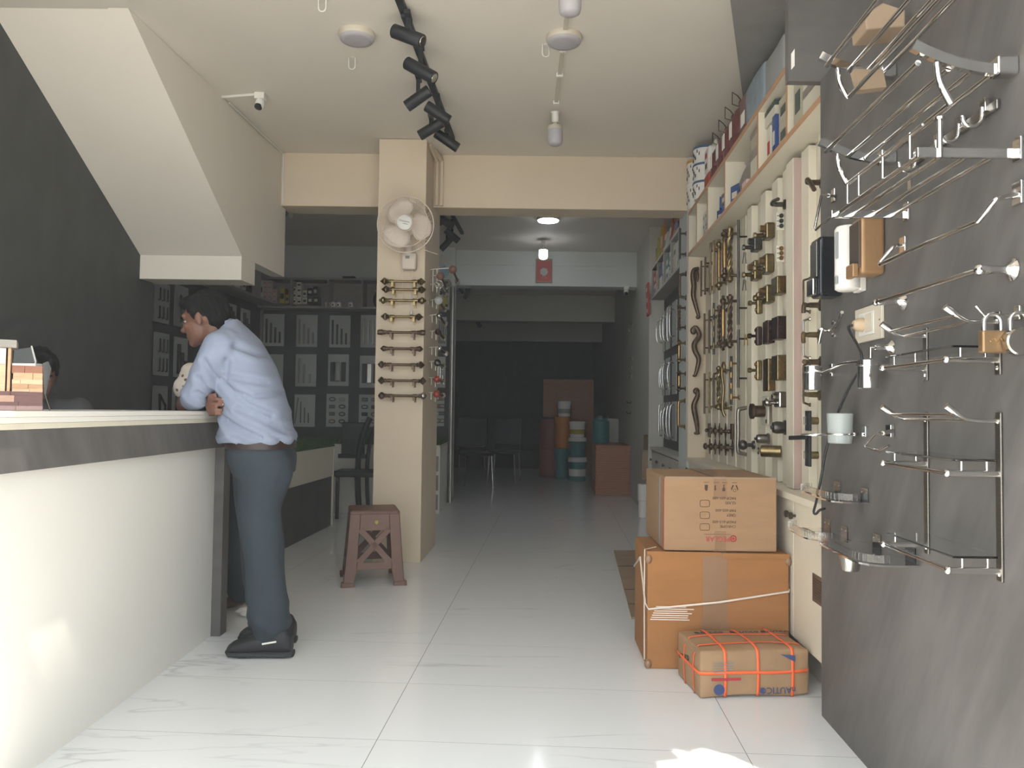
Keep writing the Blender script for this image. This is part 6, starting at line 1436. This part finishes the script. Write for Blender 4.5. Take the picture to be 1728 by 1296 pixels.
# ---------------- person in the dotted shirt, mostly hidden behind the man
def second():
    loc=(-1.52,4.2,0); f=V((-.9,-.3,-.25)).normalized(); lat=V((0,0,1)).cross(f).normalized(); u=f.cross(lat).normalized()
    hc=atY(386,592,4.15); hc.z=min(hc.z,1.39)
    sl=atY(326,634,4.02); sr=atY(395,640,4.30); el=atY(309,684,3.98); er=V((-1.55,4.05,1.02)); pel=V((-1.45,4.22,.86))
    b=B(None,True); headprims(b,hc,f,u,lat,.95); nb=hc-u*.13-f*.05; limb(b,[(hc-f*.03-u*.06,.05),(nb,.058)])
    limb(b,[(nb,.06),((nb+pel)/2,.11),(pel,.11)]); limb(b,[(nb-u*.03,.06),(sl,.05),(el,.036)]); 
    w_=el+V((.16,-.02,-.03)); w_.z=max(w_.z,1.10); limb(b,[(el,.036),(w_,.027)]); 
    hd=w_+V((.05,0,0)); limb(b,[(w_,.027),(hd,.026)])
    for k in range(4): limb(b,[(hd+V((.02,-.025+.017*k,0)),.009),(hd+V((.06,-.027+.018*k,0)),.0085),(hd+V((.08,-.027+.018*k,-.012)),.008)],8)
    limb(b,[(hd+V((-.01,-.025,0)),.010),(hd+V((.025,-.05,0)),.009)],8)
    limb(b,[(nb-u*.03,.06),(sr,.05),(er,.036)]); limb(b,[(er,.036),(V((-1.50,3.98,.90)),.028)])
    for s,y in ((1,4.15),(-1,4.32)): limb(b,[(V((-1.45,y,.86)),.08),(V((-1.50,y,.48)),.052),(V((-1.44,y,.07)),.04)]); limb(b,[(V((-1.44,y,.06)),.035),(V((-1.54,y,.028)),.027)])
    p=fuse(b,'person',skind,.009,4,None,loc,('person in a cream dotted shirt almost hidden behind the man at the counter','person')); MW[p.name]=Matrix.Translation(V(loc))
    b=B(p,True); limb(b,[(nb,.075),((nb+pel)/2,.135),(pel+V((0,0,.02)),.135)],16); limb(b,[(nb-u*.04,.075),(sl,.072),(atY(311,655,3.99),.058)],14); limb(b,[(nb-u*.04,.075),(sr,.068),(sr.lerp(er,.7),.056)],14)
    fuse(b,'shirt',dotsm,.010,4,p,fold=lambda q:.002*math.sin(q.z*60+q.x*40))
    b=B(p,True)
    for y in (4.15,4.32): limb(b,[(V((-1.45,y,.86)),.105),(V((-1.50,y,.48)),.075),(V((-1.44,y,.10)),.065)],14)
    fuse(b,'trousers',trouserm,.012,4,p); faceparts(p,hc,f,u,lat,.95)
second()
# ---------------- person seated behind the laptop
def third():
    loc=(-2.18,3.45,0); f=V((.55,-.80,-.30)).normalized(); lat=V((0,0,1)).cross(f).normalized(); u=f.cross(lat).normalized()
    hc=atY(66,634,3.5); x,y=hc.x,hc.y; pel=V((x-.03,y+.12,.60)); nb=hc-u*.13-f*.04; sh=[nb+lat*s*.17-u*.05 for s in (1,-1)]
    b=B(None,True); headprims(b,hc,f,u,lat,.95); limb(b,[(hc-f*.03-u*.06,.05),(nb,.056)]); limb(b,[(nb-u*.03,.07),((nb+pel)/2,.11),(pel,.12)])
    for s,S_ in ((1,sh[0]),(-1,sh[1])):
        e=S_+V((.06,-.10,-.24)); h=V((x+.10+.04*s,y-.20,.80)); limb(b,[(nb-u*.05,.05),(S_,.05),(e,.036)]); limb(b,[(e,.036),(h,.026)]); b.ell(h+V((.02,-.03,0)),(.03,.035,.018),10,8)
        for k in range(4): limb(b,[(h+V((.0+.018*k,-.05,0)),.009),(h+V((.005+.018*k,-.085,-.01)),.008)],8)
        limb(b,[(h+V((-.01,-.03,0)),.010),(h+V((-.03,-.06,0)),.008)],8)
        hp=pel+lat*s*.09; k=hp+V((.07,-.27,-.02)); limb(b,[(hp,.085),(k,.055),(V((k.x,k.y,.09)),.04)]); limb(b,[(V((k.x,k.y,.06)),.036),(V((k.x+.02,k.y-.10,.03)),.028)])
    p=fuse(b,'person',skind,.010,4,None,loc,('dim seated person whose head shows behind the laptop and leaning card','person')); MW[p.name]=Matrix.Translation(V(loc))
    b=B(p,True); limb(b,[(nb-u*.02,.085),((nb+pel)/2,.135),(pel,.14)],16)
    for S_ in sh: limb(b,[(nb-u*.05,.07),(S_,.068),(S_+V((.05,-.08,-.19)),.052)],12)
    fuse(b,'shirt',mat('charcoal_shirt','#3a3a3b',.85),.012,4,p); faceparts(p,hc,f,u,lat,.95)
    b=B(p,True)
    for s in (1,-1): hp=pel+lat*s*.09; k=hp+V((.07,-.27,-.02)); limb(b,[(hp,.10),(k,.07),(V((k.x,k.y,.14)),.055)],12)
    fuse(b,'trousers',trouserm,.012,4,p)
    t=T('round_stool','plain black stool under the seated person behind the counter','stool',(pel.x,pel.y,0))
    B(t).lathe((0,0,.40),(0,0,1),[(0,.15),(.01,.16),(.045,.16),(.05,.15)],20).o('seat',blackm,smooth=40)
    for k in range(4): a=PI/4+k*PI/2; B(t).cyl((.1*math.cos(a),.1*math.sin(a),.40),(.15*math.cos(a),.15*math.sin(a),.001),.012,n=8).o('leg',blackm)
third()
